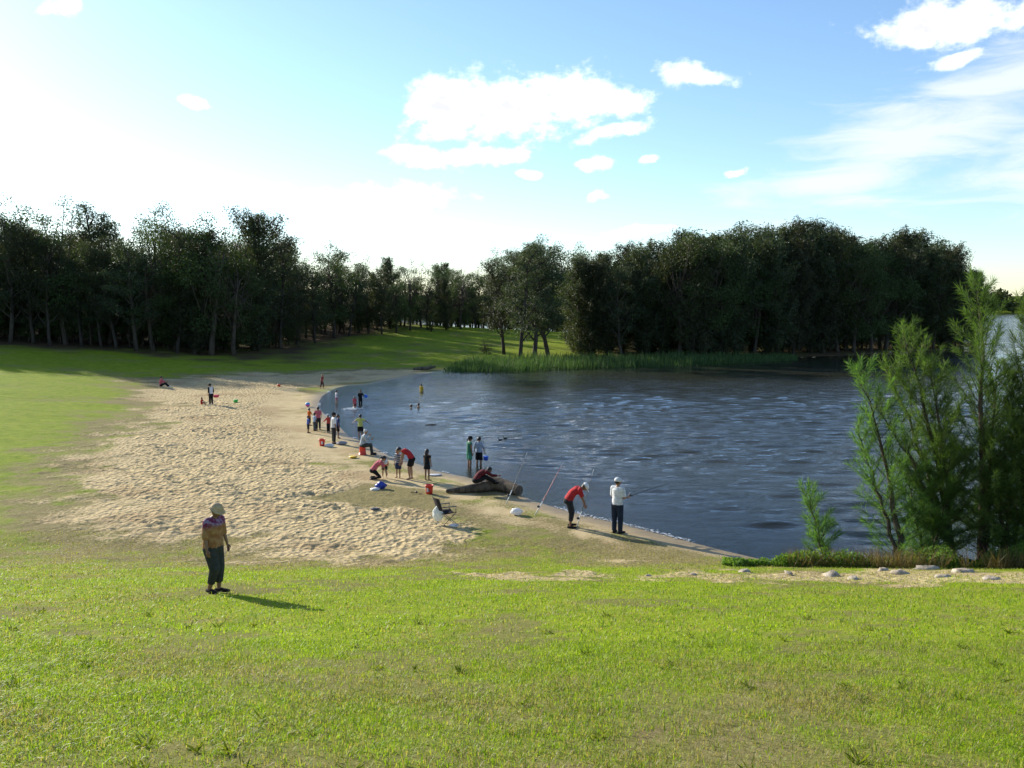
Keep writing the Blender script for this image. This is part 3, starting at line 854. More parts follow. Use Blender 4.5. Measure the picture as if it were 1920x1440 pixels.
#@@OBJ
# ------------------------------------------------------------------ people
SKIN = {}
def skin(col):
    if col not in SKIN:
        def fn(g, out):
            co = g.new('ShaderNodeTexCoord').outputs['Object']
            n = g.noise(co, 14, 4, .6)
            g.l.new(principled(g, g.mix(n, tuple(x * .85 for x in col), tuple(min(1, x * 1.15) for x in col)), .5, .35,
                               **{'Subsurface Weight': .08, 'Subsurface Scale': .02}), out.inputs[0])
        SKIN[col] = material('skin_%d' % len(SKIN), fn)
    return SKIN[col]
TAN, BROWN, FAIR = (.36, .21, .13), (.23, .125, .075), (.48, .31, .22)
EYE = plastic((.02, .015, .012), .2); LIP = plastic((.26, .10, .085), .5)
N = lambda v: Vector(v).normalized()

def person(label, at, H, yaw, pose=None, shirt=None, pants=None, dress=None, shoes=None, hair=((.012, .009, .008), 'short'), hat=None,
           sk=TAN, kid=0.0, fat=1.0, base=None, group=None, voxel=.014, name='person', shirt_mat=None):
    P = dict(spine=(0, .02, 1), chest=(0, .04, 1), head=(0, .05, 1), face=(0, 1, -.15), twist=0.0,
             armL=((-.16, .02, -1), (-.06, .16, -1)), armR=((.16, .02, -1), (.06, .16, -1)),
             legL=((-.05, .03, -1), (0, -.03, -1)), legR=((.05, .03, -1), (0, -.03, -1)), toes=((-.2, 1, 0), (.2, 1, 0)))
    P.update(pose or {})
    h = H
    hs = 1 + .38 * kid                              # children: larger head, shorter legs
    leg = h * .245 * (1 - .10 * kid); t1, t2 = h * .145, h * .15
    pel = Vector((0, 0, 0))
    ch = pel + N(P['spine']) * t1
    sh = ch + N(P['chest']) * t2
    lat = Vector((math.cos(P['twist']), math.sin(P['twist']), 0))
    up2 = N(P['chest']); lat = (lat - up2 * lat.dot(up2)).normalized()
    nk = sh + N(P['head']) * h * .045
    hr = h * .066 * hs
    hd = nk + N(P['head']) * hr * .95
    J = {}
    for s, k in ((-1, 'L'), (1, 'R')):
        S = sh + lat * (s * h * .103) - up2 * h * .012
        E = S + N(P['arm' + k][0]) * h * .165
        W = E + N(P['arm' + k][1]) * h * .145
        Hh = W + N(P['arm' + k][1]) * h * .04
        hip = pel + Vector((s * h * .052, 0, -h * .02))
        K = hip + N(P['leg' + k][0]) * leg
        A = K + N(P['leg' + k][1]) * leg
        J[k] = (S, E, W, Hh, hip, K, A, N(P['toes'][0 if s < 0 else 1]))
    low = min([J[k][6].z - h * .038 for k in 'LR'] + [J[k][5].z - h * .034 for k in 'LR'] + [pel.z - h * .075])
    mv = Vector((0, 0, -low))
    pel, ch, sh, nk, hd = pel + mv, ch + mv, sh + mv, nk + mv, hd + mv
    for k in J: J[k] = tuple(p + mv for p in J[k][:7]) + (J[k][7],)
    f = N(P['face']); hu = N(P['head']); f = (f - hu * f.dot(hu) * .6).normalized()
    hx = f.cross(hu).normalized(); hu2 = hx.cross(f).normalized()
    HM = Matrix((hx, f, hu2)).transposed()
    # --- body, one skin
    mb = MB()
    g_ = fat
    mb.tube([pel - N(P['spine']) * h * .035, pel + N(P['spine']) * h * .03, ch, sh - up2 * h * .03, sh], [(h * .08 * g_, h * .06 * g_), (h * .086 * g_, h * .064 * g_), (h * .078 * g_, h * .058 * g_), (h * .09 * g_, h * .06 * g_), (h * .07, h * .042)], 14, lat, False)
    mb.tube([J['L'][0], J['R'][0]], [h * .034, h * .034], 8, None, False)
    mb.tube([sh - up2 * .01, nk, hd], [h * .032, h * .028, h * .028], 8)
    mb.ell(hd, (hr * .78, hr * .93, hr * 1.05), HM, 14, 10)
    mb.ell(hd + HM @ Vector((0, hr * .38, -hr * .52)), (hr * .5, hr * .5, hr * .42), HM, 10, 8)
    mb.ell(hd + HM @ Vector((0, hr * .98, -hr * .12)), (hr * .13, hr * .2, hr * .24), HM, 8, 6)
    for s in (-1, 1): mb.ell(hd + HM @ Vector((s * hr * .8, -hr * .02, -hr * .08)), (hr * .1, hr * .2, hr * .27), HM, 8, 6)
    for k in 'LR':
        S, E, W, Hh, hip, K, A, toe = J[k]
        mb.tube([S, S.lerp(E, .5), E], [h * .031 * g_, h * .029 * g_, h * .023], 8, None, False)
        mb.tube([E, E.lerp(W, .35), W], [h * .023, h * .0225, h * .0145], 8, None, False)
        mb.tube([W, Hh], [(h * .015, h * .011), (h * .02, h * .01)], 8, None, False)
        mb.tube([hip, hip.lerp(K, .5), K], [h * .055 * g_, h * .047 * g_, h * .034], 10, None, False)
        mb.tube([K, K.lerp(A, .35), A], [h * .034, h * .036, h * .021], 10, None, False)
        heel = A - toe * h * .022 - Vector((0, 0, h * .015))
        mb.tube([heel, A + toe * h * .05 - Vector((0, 0, h * .017)), A + toe * h * .1 - Vector((0, 0, h * .026))], [h * .022, (h * .027, h * .02), (h * .022, h * .012)], 8, None, False)
    body = mb.remesh('body', [skin(sk), EYE, LIP], voxel * (1 if H > 1.2 else .9), 3)
    # fingers, eyes and mouth grow out of that skin
    fb = MB()
    for k, s in (('L', -1), ('R', 1)):
        S, E, W, Hh = J[k][:4]
        d = (Hh - W).normalized(); x = lat - d * lat.dot(d)
        x = x.normalized() if x.length > .1 else d.orthogonal().normalized()
        curl = d.cross(x).normalized()
        if curl.y < 0: curl = -curl
        spread = curl.cross(d).normalized()
        for i, (o, L) in enumerate(((-.5, .036), (-.17, .043), (.17, .046), (.5, .04))):
            b = Hh + curl * (o * h * .03)
            pa = -x * s
            m = b + (d + pa * .25).normalized() * h * L * .55
            e = m + (d + pa * .9).normalized() * h * L * .5
            fb.tube([b - d * h * .012, m, e], [h * .0058, h * .0054, h * .0042], 6, None, False)
        b = W.lerp(Hh, .3) + curl * h * .012
        fb.tube([b, b + (curl + d * .7).normalized() * h * .022, b + (curl * .5 + d).normalized() * h * .04], [h * .0068, h * .006, h * .0048], 6, None, False)
    for s in (-1, 1): fb.ell(hd + HM @ Vector((s * hr * .33, hr * .84, hr * .02)), (hr * .12, hr * .08, hr * .07), HM, 8, 6, 1)
    fb.ell(hd + HM @ Vector((0, hr * .86, -hr * .5)), (hr * .24, hr * .08, hr * .06), HM, 8, 6, 2)
    bv = np.empty(len(body.vertices) * 3, np.float32); body.vertices.foreach_get('co', bv); bv = bv.reshape(-1, 3)
    lo = np.empty(len(body.loops), np.int32); body.loops.foreach_get('vertex_index', lo)
    tt = np.empty(len(body.polygons), np.int32); body.polygons.foreach_get('loop_total', tt)
    if (tt == 4).all():
        q = lo.reshape(-1, 4); nv = len(bv)
        q2 = np.array(fb.q) + nv; t2_ = np.array(fb.t) + nv
        full = arr_mesh('body', np.concatenate([bv] + fb.v), np.concatenate([q, q2]), t2_, [skin(sk), EYE, LIP], True,
                        [0] * len(q) + fb.mi_q + fb.mi_t)
        bpy.data.meshes.remove(body); body = full
    x, y, z = at
    o = link(name, body, None, (x, y, z if base is None else base), -R(yaw))
    tag(o, label, 'person', group)
    # --- clothing
    i_ = .010 * max(H, 1.0)
    def piece(nm, m, mat, vx=.019 if voxel > .0135 else .016, it=2): return link(nm, m.remesh(nm, mat, vx * (1 if H > 1.2 else .8), it), o)
    if shirt:
        col, sl = shirt
        m = MB()
        m.tube([pel - N(P['spine']) * h * .025, pel + N(P['spine']) * h * .04, ch, sh - up2 * h * .035, sh + up2 * h * .008],
               [(h * .094 * g_ + i_, h * .07 * g_ + i_), (h * .092 * g_ + i_, h * .069 * g_ + i_), (h * .083 * g_ + i_, h * .062 * g_ + i_), (h * .094 * g_ + i_, h * .064 * g_ + i_), (h * .068, h * .043)], 16, lat, True)
        m.tube([J['L'][0], J['R'][0]], [h * .034 + i_, h * .034 + i_], 8, None, False)
        for k in 'LR':
            S, E, W = J[k][:3]
            if sl > .5: m.tube([S, E, E.lerp(W, (sl - .5) * 1.9)], [h * .034 * g_ + i_, h * .027 + i_, h * .02 + i_], 9)
            elif sl > 0: m.tube([S, S.lerp(E, sl * 2)], [h * .034 * g_ + i_, h * .034 + i_], 9)
        piece('shirt', m, shirt_mat or cloth(col))
    if dress:
        m = MB()
        m.tube([pel - Vector((0, 0, h * .16)), pel, ch, sh - up2 * h * .03, sh], [(h * .125, h * .10), (h * .095 + i_, h * .072 + i_), (h * .078 + i_, h * .058 + i_), (h * .09 + i_, h * .06 + i_), (h * .07, h * .043)], 16, lat)
        for k in 'LR': m.tube([J[k][0], J[k][0].lerp(J[k][1], .45)], [h * .034 + i_, h * .033 + i_], 9)
        piece('dress', m, cloth(dress))
    if pants:
        col, ln = pants
        m = MB()
        m.tube([pel - N(P['spine']) * h * .045, pel + N(P['spine']) * h * .045], [(h * .094 * g_ + i_, h * .072 * g_ + i_), (h * .09 * g_ + i_ * .8, h * .068 * g_ + i_ * .8)], 14, lat)
        m.ell(pel - N(P['spine']) * h * .03, (h * .09 * g_ + i_, h * .075 * g_ + i_, h * .06 + i_))
        for k in 'LR':
            hip, K, A = J[k][4:7]
            if ln <= .5: m.tube([hip, hip.lerp(K, ln * 2)], [h * .058 * g_ + i_, h * .052 * g_ + i_ * 1.3], 10)
            else: m.tube([hip, K, K.lerp(A, (ln - .5) * 1.95)], [h * .057 * g_ + i_, h * .04 * g_ + i_, h * .033 + i_], 10)
        piece('trousers' if ln > .6 else 'shorts', m, cloth(col))
    if shoes:
        for k in 'LR':
            A, toe = J[k][6], J[k][7]
            m = MB()
            dz = Vector((0, 0, h * .017))
            m.tube([A - toe * h * .03 - dz, A + toe * h * .04 - dz, A + toe * h * .115 - dz * 1.3], [(h * .026, h * .024), (h * .031, h * .025), (h * .026, h * .017)], 10, None, False)
            link('shoe', m.mesh('shoe', cloth(shoes, .9)), o)
    if hair:
        col, st = hair
        m = MB()
        m.ell(hd + HM @ Vector((0, -hr * .16, hr * .16)), (hr * .87, hr * .93, hr * 1.0), HM, 14, 10)
        if st == 'long':
            m.tube([hd + HM @ Vector((0, -hr * .45, hr * .3)), hd + HM @ Vector((0, -hr * .75, -hr * .7)), hd + HM @ Vector((0, -hr * .8, -hr * 2.3))], [(hr * .8, hr * .5), (hr * .85, hr * .36), (hr * .5, hr * .2)], 12, hx)
        if st == 'pony':
            m.tube([hd + HM @ Vector((0, -hr * .8, hr * .3)), hd + HM @ Vector((0, -hr * 1.2, -hr * .4)), hd + HM @ Vector((0, -hr * 1.05, -hr * 1.9))], [hr * .26, hr * .28, hr * .1], 8)
        link('hair', m.remesh('hair', plastic(col, .55), .012 if voxel < .0135 else .018, 1), o)
    if hat:
        col, st = hat
        m = MB()
        m.ell(hd + HM @ Vector((0, -hr * .08, hr * .42)), (hr * 1.0, hr * 1.1, hr * .82), HM, 14, 10)
        if st == 'cap':
            m.tube([hd + HM @ Vector((0, hr * .6, hr * .42)), hd + HM @ Vector((0, hr * 1.75, hr * .28))], [(hr * .8, hr * .09), (hr * .55, hr * .06)], 12, hx)
        else:
            m.tube([hd + HM @ Vector((0, hr * .05, hr * .1)), hd + HM @ Vector((0, hr * .05, hr * .38))], [(hr * 1.42, hr * 1.55), (hr * 1.05, hr * 1.15)], 18, hx)
        link('hat' if st != 'cap' else 'cap', m.remesh('hat', cloth(col), .011, 1), o)
    o['_'] = 0
    del o['_']
    W_ = lambda p: o.matrix_basis @ p
    return o, J
def scaled(hpx, at): return hpx * at[1] / FPX * 1.0

def spots_shirt(g, out):                         # floral blouse
    co = g.new('ShaderNodeTexCoord').outputs['Object']
    vo = g.new('ShaderNodeTexVoronoi'); vo.inputs['Scale'].default_value = 22
    g.l.new(co, vo.inputs['Vector'])
    sp = g.new('ShaderNodeSeparateXYZ'); g.l.new(co, sp.inputs[0])
    n = g.noise(co, 10, 3)
    base = g.mix(g.step(n, .35, .65), (.34, .15, .06), (.46, .27, .13))
    yoke = g.mix(g.step(vo.outputs['Color'], .2, .8), (.20, .03, .09), (.36, .26, .38))
    c = g.mix(g.step(g.math('ADD', sp.outputs[2], g.math('MULTIPLY', n, .12)), 1.25, 1.36), base, yoke)
    s = principled(g, c, .85, .2, bump(g, n, .6, .03))
    tr = g.new('ShaderNodeBsdfTranslucent'); g.put(tr.inputs[0], c)
    mx = g.new('ShaderNodeMixShader'); mx.inputs[0].default_value = .25
    g.l.new(s, mx.inputs[1]); g.l.new(tr.outputs[0], mx.inputs[2]); g.l.new(mx.outputs[0], out.inputs[0])
FLORAL = material('floral_blouse', spots_shirt)

BLACK, NAVY, DARK = (.012, .012, .014), (.018, .025, .05), (.03, .03, .032)
RED, PINK, WHITE = (.48, .03, .035), (.60, .14, .17), (.78, .78, .78)

# the woman on the slope
a = gt(402, 1112)
person('woman in a beige sun hat, patterned blouse and dark cropped trousers on the near lawn', a, 1.62, 112,
       dict(spine=(0, .03, 1), chest=(0, .12, 1), head=(0, .45, 1), face=(0, 1, -.65),
            legL=((-.05, .10, -1), (0, -.06, -1)), legR=((.03, .28, -1), (0, -.36, -1)), armL=((-.22, .08, -1), (-.05, .30, -1)), armR=((.24, -.02, -1), (.10, .25, -1))),
       ((.4, .2, .1), .62), ((.045, .05, .045), .86), None, (.03, .02, .018), ((.05, .035, .025), 'short'), ((.52, .38, .22), 'bucket'), BROWN, 0, 1.26, None, None, .0105, shirt_mat=FLORAL)
# the fishermen
a = gt(1066, 989)
mr, Jm = person('man in a red T-shirt and white cap bending over a fishing rod', a, 1.74, 84,
       dict(spine=(0, .62, 1), chest=(0, 1.0, .62), head=(0, 1, .25), face=(0, .75, -.8), legL=((-.06, .36, -1), (0, -.16, -1)), legR=((.06, .18, -1), (0, -.12, -1)),
            armL=((-.05, .35, -1), (.15, .40, -1)), armR=((.05, .30, -1), (-.08, .36, -1))),
       (RED, .42), (DARK, .80), None, (.02, .018, .016), ((.02, .015, .012), 'short'), (WHITE, 'cap'), BROWN, 0, 1.08, None, None, .0115)
a = gt(1157, 1000)
mw, Jw = person('man in a white polo shirt, jeans and white cap holding a fishing rod', a, 1.76, 38,
       dict(armL=((-.14, .12, -1), (.35, 1, -.05)), armR=((.18, .05, -1), (.05, 1, .02)), head=(0, .08, 1), face=(.35, 1, -.25)),
       (WHITE, .45), ((.022, .032, .055), 1.0), None, (.015, .015, .018), ((.02, .015, .012), 'short'), ((.72, .72, .72), 'cap'), TAN, 0, 1.05, None, None, .0115)

SIT = dict(spine=(0, .25, 1), chest=(0, .5, 1), head=(0, .25, 1), legL=((-.12, 1, .02), (0, .12, -1)), legR=((.12, 1, .02), (0, .12, -1)), armL=((-.2, .5, -1), (.25, 1, -.2)), armR=((.2, .5, -1), (-.25, 1, -.2)))
BENDP = dict(spine=(0, .6, 1), chest=(0, 1, .55), head=(0, 1, .1), face=(0, .6, -1), legL=((-.08, .25, -1), (0, -.12, -1)), legR=((.08, .12, -1), (0, -.08, -1)), armL=((-.1, .25, -1), (0, .2, -1)), armR=((.1, .25, -1), (0, .2, -1)))
KNEEL = dict(spine=(0, .7, 1), chest=(0, 1, .75), head=(0, .8, .8), face=(0, .7, -.8), legL=((-.12, .75, -.75), (0, -1, -.12)), legR=((.12, .75, -.75), (0, -1, -.12)), armL=((-.1, .6, -1), (0, .35, -1)), armR=((.1, .6, -1), (0, .35, -1)))
GROUND_SIT = dict(spine=(0, -.1, 1), chest=(0, .3, 1), legL=((-.1, 1, .42), (0, .75, -.7)), legR=((.1, 1, .42), (0, .75, -.7)), armL=((-.2, .6, -.8), (.1, 1, -.1)), armR=((.2, .6, -.8), (-.1, 1, -.1)))
WALK = dict(legL=((-.04, .28, -1), (0, -.02, -1)), legR=((.04, -.18, -1), (0, -.38, -1)), armL=((-.16, -.2, -1), (0, .1, -1)), armR=((.16, .25, -1), (0, .4, -1)))
SPREAD = dict(armL=((-1, .1, -.65), (-1, .1, -.75)), armR=((1, .1, -.6), (1, .1, -.7)))

def at_px(px, py): return gt(px, py)
# on the log
a = gp(893, 906, .42)
person('person in a maroon top and black trousers sitting hunched on the fallen log', (a[0], a[1], .43), 1.66, 66,
       dict(SIT, spine=(0, .75, 1), chest=(0, 1, .45), head=(0, 1, .2), face=(0, .9, -.5), legL=((-.1, 1, .25), (0, .9, -.45)), legR=((.1, 1, .3), (0, .8, -.55)), armL=((-.3, -.1, -1), (-.1, -.1, -1)), armR=((.2, .8, -.5), (0, 1, -.1))),
       ((.12, .014, .02), .95), (BLACK, 1.0), None, (.012, .012, .012), sk=BROWN, base=.36)
PEOPLE = [
 # label, (px, py feet), height in the picture or metres, yaw, pose, shirt, pants, dress, shoes, hair, hat, skin, kid, base
 ('girl with long black hair in a short black dress standing at the water edge', (801, 901), 1.30, 30, {}, None, None, BLACK, None, (BLACK, 'long'), None, BROWN, .35, None),
 ('man in a red vest and black shorts bending over the sand diggers', (772, 899), 1.66, -84, BENDP, (RED, .12), (BLACK, .38), None, None, (BLACK, 'short'), None, TAN, 0, None),
 ('boy in a navy shirt with white stripes and navy shorts standing over the diggers', (747, 896), 1.22, -150, dict(head=(0, .3, 1), face=(0, .8, -.6), armL=((-.35, .2, -1), (-.3, .3, -1))), (NAVY, .45), ((.03, .05, .12), .42), None, None, (BLACK, 'short'), None, TAN, .35, None),
 ('small child in an orange top and white hat bending down to dig', (721, 896), 1.02, 165, BENDP, ((.62, .13, .05), .4), (DARK, .35), None, None, (BLACK, 'short'), (WHITE, 'bucket'), TAN, .6, None),
 ('woman in a pink T-shirt and black trousers kneeling to dig in the sand', (700, 899), 1.60, 78, KNEEL, (PINK, .42), (BLACK, 1.0), None, None, (BLACK, 'pony'), None, TAN, 0, None),
 ('person in a yellow shirt and black shorts with arms spread standing in the shallows', (676, 824), 1.36, 10, SPREAD, ((.55, .58, .16), .3), (BLACK, .4), None, None, (BLACK, 'short'), None, BROWN, .15, None),
 ('man in a white shirt, black cap and dark trousers standing beside the orange bucket', (626, 832), 1.62, 62, dict(face=(.2, 1, -.3)), (WHITE, .5), (DARK, .95), None, BLACK, (BLACK, 'short'), (BLACK, 'cap'), BROWN, 0, None),
 ('boy in a dark blue T-shirt standing beyond the white-shirted man', (634, 822), 1.30, 75, {}, ((.03, .05, .16), .42), (BLACK, .45), None, None, (BLACK, 'short'), None, BROWN, .35, None),
 ('child in a red top and pale cap reaching out beside the white-shirted man', (616, 812), 1.08, -60, dict(armL=((-.6, .4, -.8), (-.5, .5, -.6))), ((.55, .07, .05), .8), (BLACK, .9), None, None, (BLACK, 'short'), ((.6, .65, .7), 'cap'), BROWN, .5, None),
 ('boy in a plain blue T-shirt and dark shorts standing on the dry sand', (578, 812), .98, 60, {}, ((.07, .14, .50), .42), (DARK, .6), None, BLACK, (BLACK, 'short'), None, BROWN, .5, None),
 ('child in an orange T-shirt holding the hand of the one in pink', (580, 798), 1.05, 40, dict(armR=((.5, .2, -.9), (.7, .3, -.5))), ((.72, .16, .02), .45), (BLACK, .75), None, BLACK, (BLACK, 'short'), None, BROWN, .4, None),
 ('person in a pink T-shirt and dark trousers among the children on the sand', (597, 806), 1.34, -20, dict(armL=((-.5, .1, -.9), (-.3, .3, -.9))), (PINK, .45), (DARK, .98), None, BLACK, (BLACK, 'short'), None, BROWN, .2, None),
 ('child in a pale blue top and grey trousers beside the one in pink', (590, 808), 1.05, 50, {}, ((.42, .52, .68), .45), ((.06, .07, .09), .98), None, BLACK, (BLACK, 'short'), None, BROWN, .5, None),
 ('fair-haired child in dark red walking at the far end of the cove', (604, 729), 1.28, 110, dict(WALK, chest=(0, .25, 1)), ((.30, .05, .05), .6), ((.1, .03, .03), .8), None, None, ((.42, .28, .12), 'short'), None, TAN, .4, None),
 ('girl in a white top and pink shorts wading in the shallows', (631, 757), 1.08, 60, WALK, ((.74, .70, .74), .3), ((.45, .12, .16), .35), None, None, (BLACK, 'short'), None, TAN, .5, None),
 ('girl with dark hair and a red top standing in the splashing water', (665, 765), 1.05, 150, {}, ((.55, .09, .12), .3), ((.25, .03, .05), .35), None, None, (BLACK, 'long'), None, BROWN, .5, -.22),
 ('child in black swimwear carrying a blue ball out of the water', (676, 757), 1.25, 170, dict(armL=((-.5, .4, -.8), (-.2, .9, .2))), (BLACK, .6), (BLACK, .8), None, None, (BLACK, 'short'), None, BROWN, .45, -.25),
 ('child lying in the splashing water beside the girl in red', (659, 766), 1.0, -90, dict(GROUND_SIT, spine=(0, -.8, .6), chest=(0, -.6, .8)), None, ((.5, .05, .04), .4), None, None, (BLACK, 'short'), None, BROWN, .5, -.22),
 ('person in yellow standing waist deep in the cove', (790, 735), 1.30, 30, {}, ((.60, .40, .05), .5), ((.3, .2, .05), .4), None, None, (BLACK, 'short'), None, BROWN, .3, -.62),
 ('swimmer with only the head showing beside the one with bare shoulders', (771, 765), 1.35, -90, {}, None, (BLACK, .4), None, None, (BLACK, 'short'), None, BROWN, .3, -1.12),
 ('swimmer with head and bare shoulders above the water', (785, 765), 1.35, -60, {}, None, (BLACK, .4), None, None, (BLACK, 'short'), None, TAN, .3, -1.02),
 ('person in a red top sitting alone at the edge of the tree shade', (302, 726), 1.60, 84, GROUND_SIT, (PINK, .8), (BLACK, .98), None, (.6, .6, .6), (BLACK, 'short'), None, BROWN, 0, None),
 ('person in a white and black top carrying a red tub across the sand', (396, 759), 1.50, -58, dict(head=(0, .5, 1), face=(0, .9, -.6), armR=((.25, -.15, -1), (.15, .2, -1))), ((.62, .62, .66), .8), (BLACK, 1.0), None, (.5, .5, .5), (BLACK, 'short'), (BLACK, 'cap'), BROWN, .1, None),
 ('toddler in red sitting on the sand beside the person carrying the tub', (378, 759), .86, 100, GROUND_SIT, (RED, .4), (RED, .4), None, None, (BLACK, 'short'), None, BROWN, .8, None),
 ('girl in a dark cap, green top and green shorts wading ankle deep', (880, 873), 1.52, 62, dict(head=(0, .25, 1), face=(0, .9, -.5)), ((.06, .20, .12), .15), ((.07, .26, .16), .42), None, None, (BLACK, 'pony'), (BLACK, 'cap'), BROWN, .15, -.2),
 ('girl in a pale blue T-shirt and black shorts wading with a blue pail', (898, 871), 1.46, 22, dict(head=(0, .3, 1), face=(.3, .9, -.5), armR=((.3, .1, -1), (.2, .25, -1)), armL=((-.3, 0, -1), (-.2, .1, -1))), ((.40, .46, .58), .45), (BLACK, .5), None, None, (BLACK, 'pony'), None, BROWN, .15, -.2),
]
PJ = {}
def two_tone(name, base, other, fn_mask):
    def fn(g, out):
        co = g.new('ShaderNodeTexCoord').outputs['Object']
        sp = g.new('ShaderNodeSeparateXYZ'); g.l.new(co, sp.inputs[0])
        n = g.noise(co, 9, 3)
        g.l.new(principled(g, g.mix(fn_mask(g, sp), base, other), .85, .2, bump(g, n, .6, .03)), out.inputs[0])
    return material(name, fn)
STRIPED = two_tone('striped_shirt', NAVY, (.62, .62, .64), lambda g, sp: g.step(g.math('SINE', g.math('MULTIPLY', sp.outputs[2], 75.0)), .45, .6))
RAGLAN = two_tone('black_sleeved_top', (.62, .62, .66), BLACK, lambda g, sp: g.step(g.math('ABSOLUTE', sp.outputs[0]), .135, .145))
for (lb, pp, H, yaw, pose, sh_, pa_, dr_, sho, hr_, ht_, sk_, kid, base) in PEOPLE:
    a = gt(*pp)
    z = None
    if base is not None: z = base
    else:
        real = hz(a[0], a[1]); z = real if real < 0 else None
    PJ[lb] = person(lb, a, H, yaw, pose, sh_, pa_, dr_, sho, hr_, ht_, sk_, kid, 1.0, z, None, .0215, shirt_mat=STRIPED if 'stripes' in lb else RAGLAN if 'white and black top carrying' in lb else None)
# the man seated on the upturned bucket
a = gt(684, 853)
BX, BY, BZ = a[0] - .12, a[1] + .1, a[2]
person('grey-haired man in a pale grey top sitting on a red bucket by the water', (BX, BY, BZ), 1.66, 84, dict(SIT, spine=(0, .18, 1), chest=(0, .35, 1), armL=((-.2, .3, -1), (.1, .5, .8)), armR=((.2, .4, -1), (-.3, .8, .3))),
       ((.42, .46, .50), .95), ((.05, .055, .05), 1.0), None, (.02, .02, .02), ((.5, .5, .5), 'short'), None, TAN, 0, 1.12, BZ, None, .014)

# ------------------------------------------------------------------ things on the beach
ORANGE = plastic((.72, .055, .03), .38)
def bucket(label, at, s=1.0, flip=False, rz=0.0, mat=None):
    e = link('bucket', None, None, at, rz); tag(e, label, 'bucket', None)
    m = MB(); r0, r1, hh = .125 * s, .155 * s, .36 * s
    n = 20
    prof = [(r0, 0), (r0 * 1.02, .01), (r1, hh), (r1 + .012, hh), (r1 + .012, hh - .03), (r1 + .002, hh - .035)]
    out_ = [(r, z) for r, z in [(r0, 0.0), (r0 + (r1 - r0) * .5, hh * .5), (r1, hh - .045), (r1 + .014, hh - .045), (r1 + .014, hh), (r1 - .006, hh), (r0 - .006, .012)]]
    if flip: out_ = [(r, hh - z) for r, z in out_]
    V = [(r * math.cos(6.28318 * k / n), r * math.sin(6.28318 * k / n), z) for r, z in out_ for k in range(n)]
    q = [[i * n + k, i * n + (k + 1) % n, (i + 1) * n + (k + 1) % n, (i + 1) * n + k] for i in range(len(out_) - 1) for k in range(n)]
    if flip: q = [f[::-1] for f in q]
    V += [(0, 0, out_[0][1]), (0, 0, out_[-1][1])]
    t = [[len(V) - 2, (k + 1) % n, k] for k in range(n)] + [[len(V) - 1, (len(out_) - 1) * n + k, (len(out_) - 1) * n + (k + 1) % n] for k in range(n)]
    m.add(V, q, t); link('body', m.mesh('body', mat or ORANGE), e)
    hm = MB()
    zz = .03 if flip else hh - .03
    hm.tube([(math.cos(a_) * (r1 + .02), -abs(math.sin(a_)) * .05 - r1 * .2 * math.sin(a_), zz - math.sin(a_) * (.17 * s if not flip else .0)) for a_ in np.linspace(0, math.pi, 11)], [.004] * 11, 5)
    link('handle', hm.mesh('handle', plastic((.5, .5, .5), .3)), e)
    if not flip:
        lm = MB()
        for (u0, u1, z0, z1, mi) in ((-.55, .0, .10, .26, 0), (.06, .5, .12, .20, 1)):
            k = 6; V = []
            for j in range(k + 1):
                an = -math.pi / 2 + u0 + (u1 - u0) * j / k
                for zf in (z0, z1):
                    rr = r0 + (r1 - r0) * zf / .36 + .0035
                    V.append((rr * math.cos(an), rr * math.sin(an), zf * s))
            lm.add(V, [[2 * j, 2 * j + 2, 2 * j + 3, 2 * j + 1] for j in range(k)], (), mi)
        link('sticker', lm.mesh('sticker', [plastic((.75, .7, .7), .5), plastic((.12, .10, .14), .5)]), e)
    return e
bucket('orange red bucket standing on the sand beside the white-shirted man', gt(604, 836), 1.0, False, .4)
bucket('red bucket turned over under the seated grey-haired man', (BX, BY - .02, BZ - .01), 1.15, True, .3)
bucket('orange red bucket on the grass behind the camping chair', gt(805, 926), .98, False, -.2)

def chair(px, py):
    x, y, z = gt(px, py)
    e = link('camping_chair', None, None, (x, y, z), R(-62)); tag(e, 'folding camping chair with thin frame and dark sling seat on the sand', 'chair')
    mt = plastic((.05, .05, .055), .45); fab = cloth((.022, .02, .026))
    fm = lambda nm, pts, r: link(nm, MB().tube(pts, [r] * len(pts), 6).mesh(nm, mt), e)
    for sx in (-.27, .27):
        fm('leg', [(sx, -.26, 0), (sx, .24, .44)], .011); fm('leg', [(sx, .26, 0), (sx, -.24, .44)], .011)
        fm('back_post', [(sx, -.22, .40), (sx, -.40, .92)], .011)
        link('armrest', MB().box((sx, -.02, .62), (.028, .24, .012)).mesh('armrest', mt, False), e)
        fm('arm_post', [(sx, .2, .42), (sx, .2, .61)], .009)
    fm('crossbar', [(-.27, .26, .01), (.27, .26, .01)], .009); fm('crossbar', [(-.27, -.26, .01), (.27, -.26, .01)], .009)
    def sling(nm, p, th=.01, n=8):
        V = []
        for i in range(n + 1):
            u = i / n
            for j in range(n + 1):
                w = j / n; q = p(u, w); V.append(q)
        k = len(V); V += [(a, b, c - th) for a, b, c in V]
        I = lambda i, j: i * (n + 1) + j
        Q = [[I(i, j), I(i + 1, j), I(i + 1, j + 1), I(i, j + 1)] for i in range(n) for j in range(n)]
        Q += [[b + k for b in f[::-1]] for f in Q]
        for i in range(n):
            for a_, b_ in ((I(i, 0), I(i + 1, 0)), (I(i + 1, n), I(i, n)), (I(0, i + 1), I(0, i)), (I(n, i), I(n, i + 1))): Q.append([b_, a_, a_ + k, b_ + k])
        return link(nm, MB().add(V, Q).mesh(nm, fab), e)
    sling('seat', lambda u, w: (-.27 + .54 * u, -.24 + .48 * w, .43 - .10 * math.sin(math.pi * u) * (.6 + .4 * math.sin(math.pi * w))))
    sling('backrest', lambda u, w: (-.27 + .54 * u, -.26 - .14 * w - .05 * math.sin(math.pi * u), .50 + .42 * w))
    return x, y, z
